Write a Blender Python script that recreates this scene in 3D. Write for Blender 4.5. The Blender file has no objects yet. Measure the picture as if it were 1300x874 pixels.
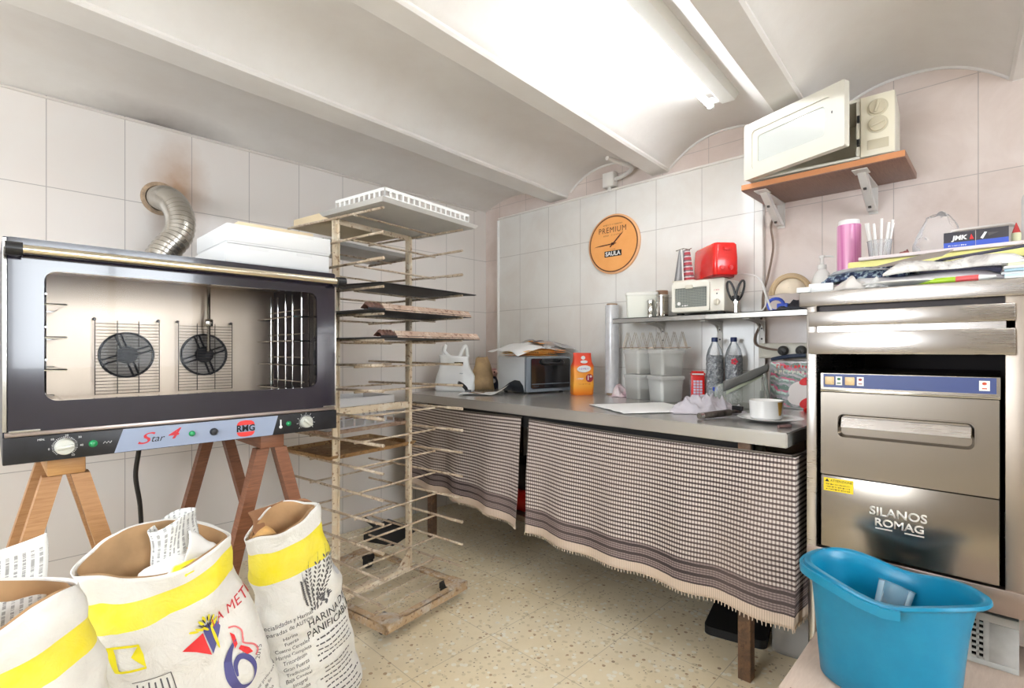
EXPOSURE=0.72; SKY=9.5; TUBE=24
import bpy, bmesh, math, random
from math import sin, cos, pi, radians as rad
from mathutils import Vector as V, Matrix as Mx, noise
random.seed(7)
SC = bpy.context.scene
COL = SC.collection
X3, Y3, Z3 = V((1, 0, 0)), V((0, 1, 0)), V((0, 0, 1))

# ------------------------------------------------------------------ mesh helper
class MB:
    def __init__(s):
        s.bm = bmesh.new(); s.mi = 0
        s.uv = s.bm.loops.layers.uv.new('UVMap')
    def _faces(s, faces):
        for f in faces:
            f.material_index = s.mi; f.smooth = True
    def box(s, c, size, bev=0, M=None, seg=2):
        r = bmesh.ops.create_cube(s.bm, size=1)
        vs = r['verts']
        T = Mx.Translation(V(c)) @ Mx.Diagonal((size[0], size[1], size[2], 1))
        if M is not None: T = M @ T
        bmesh.ops.transform(s.bm, matrix=T, verts=vs)
        fs = set(f for v in vs for f in v.link_faces)
        if bev > 0:
            es = list(set(e for v in vs for e in v.link_edges))
            r = bmesh.ops.bevel(s.bm, geom=es, offset=bev, segments=seg, profile=.5, affect='EDGES', clamp_overlap=True)
            fs = set(f for f in fs if f.is_valid) | set(r['faces'])
        s._faces(fs); return s
    def bx(s, x0, x1, y0, y1, z0, z1, bev=0, M=None, seg=2):
        return s.box(((x0+x1)/2, (y0+y1)/2, (z0+z1)/2), (abs(x1-x0), abs(y1-y0), abs(z1-z0)), bev, M, seg)
    def ring(s, pts):
        return [s.bm.verts.new(p) for p in pts]
    def skin(s, rings, closed=True, cap0=False, cap1=False, uvs=None):
        fs = []
        n = len(rings[0])
        for i in range(len(rings)-1):
            a, b = rings[i], rings[i+1]
            for j in range(n if closed else n-1):
                k = (j+1) % n
                try:
                    f = s.bm.faces.new((a[j], a[k], b[k], b[j]))
                except ValueError:
                    continue
                if uvs:
                    for lp, (ii, jj) in zip(f.loops, ((i, j), (i, j+1), (i+1, j+1), (i+1, j))):
                        lp[s.uv].uv = uvs(ii, jj)
                fs.append(f)
        if cap0: fs.append(s.bm.faces.new(list(reversed(rings[0]))))
        if cap1: fs.append(s.bm.faces.new(rings[-1]))
        s._faces(fs); return s
    def cyl(s, p0, p1, r0, r1=None, seg=16, caps=True):
        if r1 is None: r1 = r0
        p0, p1 = V(p0), V(p1); d = (p1-p0).normalized()
        a = d.orthogonal().normalized(); b = d.cross(a)
        R = [[p + (a*cos(t)+b*sin(t))*r for t in [2*pi*k/seg for k in range(seg)]] for p, r in ((p0, r0), (p1, r1))]
        return s.skin([s.ring(x) for x in R], True, caps, caps)
    def tube(s, pts, r, seg=8, caps=True, closed=False):
        pts = [V(p) for p in pts]; n = len(pts)
        rs = r if isinstance(r, (list, tuple)) else [r]*n
        rings = []; a = None
        for i, p in enumerate(pts):
            if closed: d = pts[(i+1) % n]-pts[i-1]
            else: d = pts[min(i+1, n-1)]-pts[max(i-1, 0)]
            d.normalize()
            if a is None: a = d.orthogonal().normalized()
            a = (a - d*a.dot(d)).normalized(); b = d.cross(a)
            rings.append(s.ring([p+(a*cos(t)+b*sin(t))*rs[i] for t in [2*pi*k/seg for k in range(seg)]]))
        if closed: rings.append(rings[0])
        return s.skin(rings, True, caps and not closed, caps and not closed)
    def lathe(s, prof, c=(0, 0, 0), seg=24, M=None, cap0=True, cap1=True):
        rings = []
        for r, z in prof:
            ps = [V((r*cos(2*pi*k/seg), r*sin(2*pi*k/seg), z)) for k in range(seg)]
            if M is not None: ps = [M @ p for p in ps]
            rings.append(s.ring([p+V(c) for p in ps]))
        return s.skin(rings, True, cap0, cap1)
    def prism(s, pts, h0, h1, M=None, holes=None):
        """pts: 2D outline, extruded along local z from h0 to h1"""
        M = M or Mx.Identity(4)
        a = s.ring([M @ V((p[0], p[1], h0)) for p in pts]); b = s.ring([M @ V((p[0], p[1], h1)) for p in pts])
        return s.skin([a, b], True, True, True)
    def loft(s, loops, cap0=True, cap1=True):
        return s.skin([s.ring(l) for l in loops], True, cap0, cap1)
    def frame(s, outer, inner, h0, h1, M=None):
        """ring plate between two 2D loops with equal counts"""
        M = M or Mx.Identity(4)
        f = lambda L, h: s.ring([M @ V((p[0], p[1], h)) for p in L])
        a, b, c, d = f(outer, h0), f(outer, h1), f(inner, h1), f(inner, h0)
        return s.skin([a, b, c, d, a], True)
    def grid(s, fn, nu, nv, uvf=None):
        rings = [s.ring([V(fn(i/nu, j/nv)) for i in range(nu+1)]) for j in range(nv+1)]
        g = uvf or (lambda u, v: (u, v))
        return s.skin(rings, False, uvs=lambda ii, jj: g(jj/nu, ii/nv))
    def ball(s, c, r, sc=(1, 1, 1), u=16, v=10, M=None, fn=None):
        rr = bmesh.ops.create_uvsphere(s.bm, u_segments=u, v_segments=v, radius=1)
        vs = rr['verts']
        for q in vs:
            p = V((q.co.x*sc[0]*r, q.co.y*sc[1]*r, q.co.z*sc[2]*r))
            if fn: p = fn(p)
            if M is not None: p = M @ p
            q.co = p + V(c)
        s._faces(set(f for q in vs for f in q.link_faces)); return s
    def obj(s, name, m, parent=None, loc=None, solid=0, ang=32, flat=False, subd=0):
        bmesh.ops.recalc_face_normals(s.bm, faces=s.bm.faces[:])
        me = bpy.data.meshes.new(name); s.bm.to_mesh(me); s.bm.free()
        ms = m if isinstance(m, (list, tuple)) else [m]
        for x in ms: me.materials.append(x)
        if flat:
            for p in me.polygons: p.use_smooth = False
        else: me.set_sharp_from_angle(angle=rad(ang))
        o = bpy.data.objects.new(name, me); COL.objects.link(o)
        if loc is not None: o.location = loc
        if parent is not None: o.parent = parent
        if solid:
            md = o.modifiers.new('thickness', 'SOLIDIFY'); md.thickness = solid; md.offset = 0
        if subd:
            md = o.modifiers.new('sub', 'SUBSURF'); md.levels = subd; md.render_levels = subd
        return o

def thing(name, label, cat, loc=(0, 0, 0), rz=0, group=None):
    o = bpy.data.objects.new(name, None); COL.objects.link(o)
    o.empty_display_size = .05
    o.location = loc; o.rotation_euler = (0, 0, rad(rz))
    return tag(o, label, cat, group)
def tag(o, label, cat, group=None):
    o['label'] = label; o['category'] = cat
    if group: o['group'] = group
    return o
def lab(o, t): o['label'] = t; return o
def struct(o): o['kind'] = 'structure'; return o
def rrect(x0, x1, y0, y1, r, n=6):
    P = []
    for cx, cy, a0 in ((x1-r, y0+r, -90), (x1-r, y1-r, 0), (x0+r, y1-r, 90), (x0+r, y0+r, 180)):
        for k in range(n+1):
            a = rad(a0+90*k/n); P.append((cx+r*cos(a), cy+r*sin(a)))
    return P
def basis(org, right, up):
    r, u = V(right).normalized(), V(up).normalized(); n = r.cross(u)
    M = Mx((( r.x, u.x, n.x, 0), (r.y, u.y, n.y, 0), (r.z, u.z, n.z, 0), (0, 0, 0, 1)))
    return Mx.Translation(V(org)) @ M
def rotz(a): return Mx.Rotation(rad(a), 4, 'Z')
def copy_tree(o, parent=None):
    c = o.copy(); COL.objects.link(c)
    if parent is not None: c.parent = parent
    for ch in list(o.children): copy_tree(ch, c)
    return c

# ------------------------------------------------------------------ text
_tc = {}
def text_mesh(t, size, shear=0, bold=0, spacing=1.0, align='CENTER'):
    cu = bpy.data.curves.new('txt', 'FONT'); cu.body = t; cu.size = size; cu.shear = shear
    cu.align_x = align; cu.align_y = 'CENTER'; cu.offset = bold; cu.space_character = spacing
    cu.resolution_u = 3; cu.space_line = 1.0
    ob = bpy.data.objects.new('txt', cu); COL.objects.link(ob)
    dg = bpy.context.evaluated_depsgraph_get()
    me = bpy.data.meshes.new_from_object(ob.evaluated_get(dg))
    bpy.data.objects.remove(ob); bpy.data.curves.remove(cu)
    return me
def text(name, t, size, m, parent, M, warp=None, shear=0, bold=0, spacing=1.0, sx=1, align='CENTER', lift=.0006):
    """flat lettering: M maps (x right, y up) to parent space; or warp(x,y)->point"""
    me = text_mesh(t, size, shear, bold, spacing, align)
    for v in me.vertices:
        x, y = v.co.x*sx, v.co.y
        if warp: v.co = warp(x, y)
        else: v.co = M @ V((x, y, lift))
    me.name = name; me.materials.clear(); me.materials.append(m)
    for p in me.polygons: p.material_index = 0
    o = bpy.data.objects.new(name, me); COL.objects.link(o)
    if parent is not None: o.parent = parent
    return o

_rs = random.Random(11)
def scribble(name, n, w, h, m, parent, M):
    """small print too fine to read: a row of n uneven strokes, w wide and h high"""
    q = MB(); x = -w/2; step = w/n
    for i in range(n):
        g = step*_rs.uniform(.45, .8); t = h*_rs.uniform(.6, 1)/2
        for a, b, c, d in ((x, x+g*.3, -t, t), (x+g*.3, x+g, t*_rs.choice((-.2, .5, -.9)), t*_rs.choice((.95, .75)))):
            q.skin([q.ring([M @ V((a, c, .0006)), M @ V((b, c, .0006))]), q.ring([M @ V((a, d, .0006)), M @ V((b, d, .0006))])], False)
        x += step
    return q.obj(name, m, parent)
# ------------------------------------------------------------------ materials
def lin(c):
    if max(c) > 1.0001: c = [x/255 for x in c]
    return tuple((x/12.92 if x <= .04045 else ((x+.055)/1.055)**2.4) for x in c[:3]) + (1,)
class NT:
    def __init__(s, name):
        s.m = bpy.data.materials.new(name); s.m.use_nodes = True
        s.t = s.m.node_tree; s.b = s.t.nodes['Principled BSDF']
    def n(s, typ, **k):
        q = s.t.nodes.new(typ)
        for a, b in k.items(): setattr(q, a, b)
        return q
    def put(s, sock, v):
        if hasattr(v, 'is_output') or isinstance(v, bpy.types.NodeSocket): s.t.links.new(v, sock)
        elif isinstance(v, (tuple, list)) and len(v) == 3 and sock.type == 'RGBA': sock.default_value = lin(v)
        else: sock.default_value = v
    def math(s, op, a, b=0, c=0):
        q = s.n('ShaderNodeMath', operation=op)
        s.put(q.inputs[0], a); s.put(q.inputs[1], b); s.put(q.inputs[2], c)
        return q.outputs[0]
    def mix(s, f, a, b, mode='MIX'):
        q = s.n('ShaderNodeMix', data_type='RGBA', blend_type=mode)
        s.put(q.inputs[0], f); s.put(q.inputs[6], a); s.put(q.inputs[7], b)
        return q.outputs[2]
    def pos(s): return s.n('ShaderNodeNewGeometry').outputs['Position']
    def objc(s): return s.n('ShaderNodeTexCoord').outputs['Object']
    def uv(s): return s.n('ShaderNodeTexCoord').outputs['UV']
    def sep(s, v):
        q = s.n('ShaderNodeSeparateXYZ'); s.put(q.inputs[0], v); return q.outputs
    def comb(s, x, y, z=0):
        q = s.n('ShaderNodeCombineXYZ'); s.put(q.inputs[0], x); s.put(q.inputs[1], y); s.put(q.inputs[2], z); return q.outputs[0]
    def noise(s, vec, scale, detail=4, rough=.55, dist=0):
        q = s.n('ShaderNodeTexNoise'); s.put(q.inputs['Vector'], vec); q.inputs['Scale'].default_value = scale
        q.inputs['Detail'].default_value = detail; q.inputs['Roughness'].default_value = rough; q.inputs['Distortion'].default_value = dist
        return q.outputs['Fac']
    def mapping(s, vec, scale=(1, 1, 1), loc=(0, 0, 0), rot=(0, 0, 0)):
        q = s.n('ShaderNodeMapping'); s.put(q.inputs[0], vec); q.inputs['Scale'].default_value = scale
        q.inputs['Location'].default_value = loc; q.inputs['Rotation'].default_value = rot
        return q.outputs[0]
    def ramp(s, f, stops, interp='LINEAR'):
        q = s.n('ShaderNodeValToRGB'); s.put(q.inputs[0], f); e = q.color_ramp.elements; q.color_ramp.interpolation = interp
        while len(e) < len(stops): e.new(.5)
        for i, (p, c) in enumerate(stops):
            e[i].position = p; e[i].color = lin(c) if isinstance(c, tuple) else (c, c, c, 1)
        return q.outputs[0]
    def bump(s, h, strength=.2, dist=.01):
        q = s.n('ShaderNodeBump'); s.put(q.inputs['Height'], h); q.inputs['Strength'].default_value = strength
        q.inputs['Distance'].default_value = dist; s.t.links.new(q.outputs[0], s.b.inputs['Normal'])
    def set(s, **k):
        for a, v in k.items():
            s.put(s.b.inputs[a.replace('_', ' ')], v)
        return s.m
_m = {}
def mat(name, col, rough=.5, metal=0, var=0, scale=8, col2=None, bump=0, bscale=60, spec=.5, coat=0, alpha=1):
    """plain material with a mottled second tone"""
    if name in _m: return _m[name]
    q = NT(name); q.set(Roughness=rough, Metallic=metal)
    q.b.inputs['Specular IOR Level'].default_value = spec
    q.b.inputs['Coat Weight'].default_value = coat
    co = q.objc()
    if col2 is None and var: col2 = tuple(max(0, c*(1-var)) for c in col)
    if col2 is not None:
        f = q.ramp(q.noise(co, scale), [(.35, 0.0), (.7, 1.0)])
        q.set(Base_Color=q.mix(f, col, col2))
    else: q.set(Base_Color=col)
    if bump: q.bump(q.noise(co, bscale, 3), bump, .004)
    if alpha < 1: q.b.inputs['Alpha'].default_value = alpha
    _m[name] = q.m; return q.m
def glassy(name, col, rough=.05, alpha=.25, ior=1.45):
    """thin clear plastic/glass: partly see-through, glossy"""
    if name in _m: return _m[name]
    q = NT(name); tr = q.n('ShaderNodeBsdfTransparent'); mx = q.n('ShaderNodeMixShader')
    q.set(Base_Color=col, Roughness=rough)
    fr = q.n('ShaderNodeFresnel'); fr.inputs[0].default_value = ior
    f = q.math('ADD', q.math('MULTIPLY', fr.outputs[0], 1.0), alpha)
    q.t.links.new(q.math('MINIMUM', f, 1.0), mx.inputs[0])
    q.t.links.new(tr.outputs[0], mx.inputs[1]); q.t.links.new(q.b.outputs[0], mx.inputs[2])
    out = q.t.nodes['Material Output']; q.t.links.new(mx.outputs[0], out.inputs[0])
    _m[name] = q.m; return q.m

def steel(name, col=(206, 203, 197), rough=.30, stretch=(2, 2, 60), dirt=.35, metal=1.0):
    if name in _m: return _m[name]
    q = NT(name); co = q.objc()
    br = q.noise(q.mapping(co, stretch), 6, 3)
    sm = q.noise(co, 3.5, 3, .5)
    q.set(Metallic=metal, Base_Color=q.mix(q.math('MULTIPLY', q.ramp(sm, [(.25, 0.0), (.8, 1.0)]), dirt), col, tuple(c*.74 for c in col)))
    q.set(Roughness=q.math('ADD', q.math('ADD', q.math('MULTIPLY', sm, .05), q.math('MULTIPLY', br, .025)), rough-.03))
    _m[name] = q.m; return q.m

def tile_material(name, axis, off, w=.288, h=.427, zoff=.24, base=(226, 220, 214), warm=(226, 217, 210)):
    q = NT(name); P = q.sep(q.pos())
    u = q.math('SUBTRACT', P[axis], off); v = q.math('SUBTRACT', P[2], zoff)
    bk = q.n('ShaderNodeTexBrick'); bk.offset = 0; bk.squash = 1
    q.put(bk.inputs['Vector'], q.comb(q.math('ADD', u, w*20), q.math('ADD', v, h*20)))
    for a, b in (('Scale', 1), ('Mortar Size', .0019), ('Mortar Smooth', .1), ('Bias', 0), ('Brick Width', w), ('Row Height', h)):
        bk.inputs[a].default_value = b
    mort = bk.outputs['Fac']
    cl = q.noise(q.pos(), 3.2, 6, .62, .6)
    cid = q.n('ShaderNodeTexWhiteNoise'); cid.noise_dimensions = '2D'
    q.put(cid.inputs['Vector'], q.comb(q.math('FLOOR', q.math('DIVIDE', u, w)), q.math('FLOOR', q.math('DIVIDE', v, h))))
    c = q.mix(q.ramp(cl, [(.38, 0.0), (.72, 1.0)]), base, warm)
    c = q.mix(q.math('MULTIPLY', cid.outputs['Value'], .07), c, (190, 180, 172))
    return q, c, mort, u, v
# ------------------------------------------------------------------ camera, colour management
cam = bpy.data.cameras.new('camera'); camo = bpy.data.objects.new('camera', cam); COL.objects.link(camo)
cam.sensor_width = 36; cam.lens = 646.7/1300*36; cam.shift_y = 9/1300; cam.clip_start = .02
camo.location = (0, 0, 1.2); camo.rotation_euler = (rad(90), 0, rad(44.16-90))
SC.camera = camo
SC.view_settings.view_transform = 'Standard'; SC.view_settings.look = 'None'
SC.view_settings.gamma = 1; SC.view_settings.use_curve_mapping = False
SC.view_settings.exposure = EXPOSURE if 'EXPOSURE' in globals() else 0.0
SC.cycles.max_bounces = 10; SC.cycles.transparent_max_bounces = 16; SC.cycles.caustics_reflective = False
SC.cycles.sample_clamp_indirect = 8

# ------------------------------------------------------------------ the room
WY, WX, PX = 3.13, 2.91, 2.87       # left wall plane, right wall plane, its furred-out lower panel
def wall_left_mat():
    q, c, mo, u, v = tile_material('glazed_tile_left_wall', 0, .186)
    P = q.sep(q.pos())
    dx = q.math('SUBTRACT', P[0], .70)
    dz = q.math('SUBTRACT', P[2], 2.04)
    d = q.math('SQRT', q.math('ADD', q.math('MULTIPLY', q.math('POWER', q.math('ABSOLUTE', dx), 2), 2.2), q.math('MULTIPLY', q.math('POWER', q.math('ABSOLUTE', dz), 2), .55)))
    d = q.math('ADD', d, q.math('MULTIPLY', q.noise(q.pos(), 14, 5), .10))
    st = q.ramp(d, [(.08, .85), (.16, .45), (.30, 0.0)])
    c = q.mix(st, c, (176, 138, 104))
    c = q.mix(q.math('MULTIPLY', mo, .6), c, (120, 112, 108))
    q.set(Base_Color=c, Roughness=q.math('ADD', q.math('MULTIPLY', mo, .5), .16)); q.bump(q.math('SUBTRACT', 1, mo), .3, .002)
    return q.m
def wall_right_mat(name, off, base, warm):
    q, c, mo, u, v = tile_material(name, 1, off, base=base, warm=warm)
    c = q.mix(q.math('MULTIPLY', mo, .55), c, (140, 130, 124))
    q.set(Base_Color=c, Roughness=q.math('ADD', q.math('MULTIPLY', mo, .5), .2)); q.bump(q.math('SUBTRACT', 1, mo), .3, .002)
    return q.m
def plaster_mat():
    q = NT('white_plaster'); p = q.pos(); P = q.sep(p)
    f = q.ramp(q.noise(p, 2.2, 6, .65), [(.3, 0.0), (.75, 1.0)])
    c = q.mix(f, (233, 230, 226), (222, 216, 210))
    dx = q.math('SUBTRACT', P[0], .62); dy = q.math('SUBTRACT', P[1], 3.14)
    d = q.math('SQRT', q.math('ADD', q.math('MULTIPLY', q.math('MULTIPLY', dx, dx), .5), q.math('MULTIPLY', q.math('MULTIPLY', dy, dy), 2.2)))
    d = q.math('ADD', d, q.math('MULTIPLY', q.noise(p, 9, 4), .12))
    c = q.mix(q.ramp(d, [(.06, .8), (.16, .42), (.36, 0.0)]), c, (88, 76, 70))      # soot left by the flue
    q.set(Base_Color=c, Roughness=.75); q.bump(q.noise(p, 26, 5), .12, .006)
    return q.m
def floor_mat():
    q = NT('terrazzo_floor'); p = q.pos(); P = q.sep(p)
    base = q.mix(q.ramp(q.noise(p, 3, 5), [(.35, 0.0), (.7, 1.0)]), (242, 228, 198), (230, 212, 176))
    def chips(scale, thr, col, c, seed):
        vo = q.n('ShaderNodeTexVoronoi'); q.put(vo.inputs['Vector'], q.mapping(p, (1, 1, .01), (seed, seed*.7, 0))); vo.inputs['Scale'].default_value = scale
        wn = q.n('ShaderNodeTexWhiteNoise'); q.put(wn.inputs['Vector'], vo.outputs['Color'])
        near = q.math('LESS_THAN', vo.outputs['Distance'], thr)
        pick = q.math('GREATER_THAN', wn.outputs['Value'], .62)
        return q.mix(q.math('MULTIPLY', q.math('MULTIPLY', near, pick), .8), c, col)
    base = chips(42, .34, (214, 198, 162), base, 1.3)
    base = chips(26, .20, (170, 132, 92), base, 4.1)
    base = chips(60, .22, (150, 130, 104), base, 7.7)
    base = chips(34, .34, (244, 238, 222), base, 2.2)
    base = chips(13, .09, (128, 96, 66), base, 9.2)
    bk = q.n('ShaderNodeTexBrick'); bk.offset = 0
    q.put(bk.inputs['Vector'], q.comb(q.math('ADD', P[0], 10.12), q.math('ADD', P[1], 10.04)))
    for a, b in (('Scale', 1), ('Mortar Size', .0016), ('Mortar Smooth', .2), ('Bias', 0), ('Brick Width', .4), ('Row Height', .4)): bk.inputs[a].default_value = b
    base = q.mix(q.math('MULTIPLY', bk.outputs['Fac'], .45), base, (130, 112, 88))
    dirt = q.ramp(q.noise(p, 1.3, 6, .7), [(.5, 0.0), (.8, .3)])
    base = q.mix(dirt, base, (150, 132, 104))
    q.set(Base_Color=base, Roughness=.34); return q.m
M_floor = floor_mat(); M_plaster = plaster_mat(); M_wl = wall_left_mat()
M_wp = wall_right_mat('glazed_tile_right_panel', .973, (238, 236, 231), (230, 224, 217))
M_wr = wall_right_mat('glazed_tile_right_wall', .086, (224, 210, 202), (208, 190, 180))
M_paint = mat('rear_wall_paint', (226, 222, 214), .7, var=.05, scale=3)
struct(MB().bx(-1.8, 3.1, -2.3, 3.3, -.1, 0).obj('floor', M_floor))
struct(MB().bx(-1.95, 3.1, WY, WY+.15, 0, 2.62).obj('wall_left', M_wl))
struct(MB().bx(WX, WX+.15, -2.3, WY, 0, 2.62).obj('wall_right', M_wr))
pn = MB().bx(PX, WX, .93, 2.93, 0, 2.257, .003)
struct(pn.obj('trim_1', M_wp))
struct(MB().bx(PX-.012, WX, 2.928, 2.945, .0, 2.25, .003).obj('trim_2', mat('white_edge_trim', (236, 234, 230), .4)))
struct(MB().bx(PX-.004, WX, .93, 2.945, 2.2572, 2.272, .004).obj('trim_3', mat('ledge_cap', (232, 226, 218), .5)))
w = MB(); WB = (.55, 2.05, 1.0, 2.2)  # opening for the added fill window
w.bx(-1.95, -1.8, -2.3, WB[0], 0, 2.62).bx(-1.95, -1.8, WB[1], WY, 0, 2.62).bx(-1.95, -1.8, WB[0], WB[1], 0, WB[2]).bx(-1.95, -1.8, WB[0], WB[1], WB[3], 2.62)
struct(w.obj('wall_rear', mat('rear_wall_grey_paint', (188, 180, 172), .7)))
w = MB()
for a, b, c, d in ((WB[0], WB[1], WB[2], WB[2]+.05), (WB[0], WB[1], WB[3]-.05, WB[3]), (WB[0], WB[0]+.05, WB[2]+.05, WB[3]-.05), (WB[1]-.05, WB[1], WB[2]+.05, WB[3]-.05), (1.275, 1.325, WB[2]+.05, WB[3]-.05)):
    w.bx(-1.92, -1.86, a, b, c, d, .004)
struct(w.obj('added_fill_window', mat('window_frame_white', (230, 230, 228), .4)))  # unseen window, added to bring in more fill light
w = MB()
WI = (.1, 1.55, 1.0, 2.2)          # window in the wall behind the camera
w.bx(-1.8, WI[0], -2.3, -2.15, 0, 2.62).bx(WI[1], 2.91, -2.3, -2.15, 0, 2.62).bx(WI[0], WI[1], -2.3, -2.15, 0, WI[2]).bx(WI[0], WI[1], -2.3, -2.15, WI[3], 2.62)
struct(w.obj('wall_front', M_paint))
w = MB(); fw = .05
for a, b, c, d in ((WI[0], WI[1], WI[2], WI[2]+fw), (WI[0], WI[1], WI[3]-fw, WI[3]), (WI[0], WI[0]+fw, WI[2]+fw, WI[3]-fw), (WI[1]-fw, WI[1], WI[2]+fw, WI[3]-fw), (.8, .85, WI[2]+fw, WI[3]-fw)):
    w.bx(a, b, -2.26, -2.2, c, d, .004)
struct(w.obj('window_1', mat('window_frame_white', (230, 230, 228), .4)))
# vaulted ceiling: shallow plaster vaults between beams that run slightly askew of the walls
BEAMS = [(2.262, 2.437), (1.480, 1.607), (.665, .800), (-.135, -.007), (-.945, -.815), (-1.755, -1.622), (-2.56, -2.43)]
SK = .056
def sy(s, x): return s-(WX-x)*SK
def ceil_profile(x):
    pts = []
    b0 = sy(BEAMS[0][1], x)-.02
    for k in range(15):
        t = 1-k/14
        pts.append((b0+(WY+.02-b0)*t, 2.315+.042*t+.095*sin(pi*t**.9)))
    for i in range(len(BEAMS)-1):
        a, b = BEAMS[i][0]+.012, BEAMS[i+1][1]-.012
        for k in range(21):
            t = -1+2*k/20
            pts.append((sy((a+b)/2-(b-a)/2*-t, x), 2.308+.150*(1-abs(t)**2.3)))
    pts.append((sy(BEAMS[-1][0], x), 2.308))
    return pts
g = MB(); nx = 24
xs = [-1.95+(WX+.1+1.95)*i/nx for i in range(nx+1)]
g.skin([g.ring([V((x, y, z)) for y, z in ceil_profile(x)]) for x in xs], False)
struct(g.obj('ceiling', M_plaster, ang=60))
for i, (a, b) in enumerate(BEAMS[:6]):
    q = MB(); rings = []
    for x in xs:
        y0, y1 = sy(a, x), sy(b, x)
        wob = .004*noise.noise(V((x*2.3, i*3.1, 0)))
        rings.append(q.ring([V((x, y0, 2.42)), V((x, y0, 2.309)), V((x, y0+.010, 2.300+wob)), V((x, y1-.010, 2.300+wob)), V((x, y1, 2.309)), V((x, y1, 2.42))]))
    q.skin(rings, True, True, True)
    struct(q.obj('ceiling_beam', M_plaster))
# arch of white plaster where vaults meet the right wall
q = MB()
prof = [(y, z) for y, z in ceil_profile(WX-.004) if y < 2.26]
q.tube([(WX-.002, y, z-.004) for y, z in prof], .007, 6)
struct(q.obj('trim_4', M_plaster))
q = MB(); q.tube([(-1.8+4.6*k/30, WY-.002, 2.352+.003*noise.noise(V((k*.7, 0, 0)))) for k in range(31)], .006, 6)
struct(q.obj('trim_5', mat('plaster_edge', (214, 206, 198), .7)))

# ------------------------------------------------------------------ light: daylight through the rear window, one visible fitting, added fill window and fittings
W = bpy.data.worlds.new('sky'); SC.world = W; W.use_nodes = True
bg = W.node_tree.nodes['Background']; bg.inputs[0].default_value = (.88, .94, 1, 1); bg.inputs[1].default_value = SKY
def area(name, loc, rot, sx, sy_, power, col=(1, 1, 1)):
    l = bpy.data.lights.new(name, 'AREA'); l.shape = 'RECTANGLE'; l.size = sx; l.size_y = sy_; l.energy = power; l.color = col
    o = bpy.data.objects.new(name, l); COL.objects.link(o); o.location = loc; o.rotation_euler = rot; return o
for nm, loc, rot, sx_, sy2 in (('window_portal', (.825, -2.14, 1.6), (rad(-90), 0, 0), 1.45, 1.2), ('window_portal', (-1.79, 1.3, 1.6), (0, rad(-90), 0), 1.2, 1.5)):  # second portal serves the added fill window
    o = area(nm, loc, rot, sx_, sy2, 1); o.data.cycles.is_portal = True
M_tube = NT('lit_fluorescent_tube'); M_tube.set(Base_Color=(255, 255, 255), Emission_Color=(246, 250, 255)); M_tube.b.inputs['Emission Strength'].default_value = TUBE if 'TUBE' in globals() else 26
M_tube = M_tube.m
M_lampw = mat('lamp_white_enamel', (238, 238, 234), .35)
def fluorescent(label, x0, x1, s, z, group):
    t = thing('fluorescent_lamp', label, 'ceiling lamp', (x1, sy(s, x1), z), math.degrees(math.atan(SK)), group)
    L = x1-x0
    q = MB(); q.prism([(-.052, .0), (.052, .0), (.045, -.028), (.03, -.048), (-.03, -.048), (-.045, -.028)], -L, 0, basis((0, 0, 0), (0, 1, 0), (0, 0, 1)))
    q.obj('housing', M_lampw, t)
    for x in (-.012, -L+.012):
        q = MB(); q.box((x, .078, -.036), (.022, .03, .05), .005); q.box((x, .05, -.03), (.02, .04, .02), .003); q.obj('tube_socket', M_lampw, t)
    MB().cyl((-L+.02, .078, -.048), (-.02, .078, -.048), .0135, seg=16).obj('fluorescent_tube', M_tube, t)
    return t
fluorescent('lit white fluorescent fitting on the bright vault over the counter', 1.2, 2.44, .97, 2.427, None)
fluorescent('lit white fluorescent fitting added for fill on the unseen ceiling behind the camera, window side', .35, 1.59, -.62, 2.427, None)  # out of view, added to brighten the room
fluorescent('lit white fluorescent fitting added for fill on the unseen ceiling behind the camera, far from the counter', -1.35, -.11, .97, 2.427, None)  # another unseen fitting, added for extra fill light
def catmull(P, n):
    out = []
    for i in range(len(P)-1):
        p0, p1, p2, p3 = P[max(i-1, 0)], P[i], P[i+1], P[min(i+2, len(P)-1)]
        for k in range(n):
            t = k/n
            out.append(.5*((2*p1)+(p2-p0)*t+(2*p0-5*p1+4*p2-p3)*t*t+(3*p1-p0-3*p2+p3)*t**3))
    return out+[P[-1]]
# ------------------------------------------------------------------ common materials
M_steel = steel('brushed_steel'); M_steel_v = steel('brushed_steel_vertical', stretch=(60, 60, 2))
M_steel_dull = steel('dull_worktop_steel', (200, 197, 192), .24, (2, 60, 2), .25, .66)
M_chrome = mat('chrome', (214, 212, 206), .12, 1)
M_black = mat('black_plastic', (26, 26, 28), .35); M_blackm = mat('black_matt', (18, 18, 19), .6)
M_white = mat('white_plastic', (236, 235, 231), .35); M_whitep = mat('white_card', (230, 230, 229), .7)
M_cream = mat('cream_plastic', (226, 219, 202), .4)
M_red = mat('red_plastic', (222, 38, 34), .28); M_green = mat('green_lens', (40, 150, 92), .15)
M_ink = mat('black_print', (34, 32, 34), .7); M_greyink = mat('grey_print', (92, 90, 92), .8)
M_redink = mat('red_print', (206, 58, 66), .6); M_white_ink = mat('white_print', (238, 238, 236), .6)
M_dark = mat('dark_void_paint', (22, 20, 20), .8)

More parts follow.
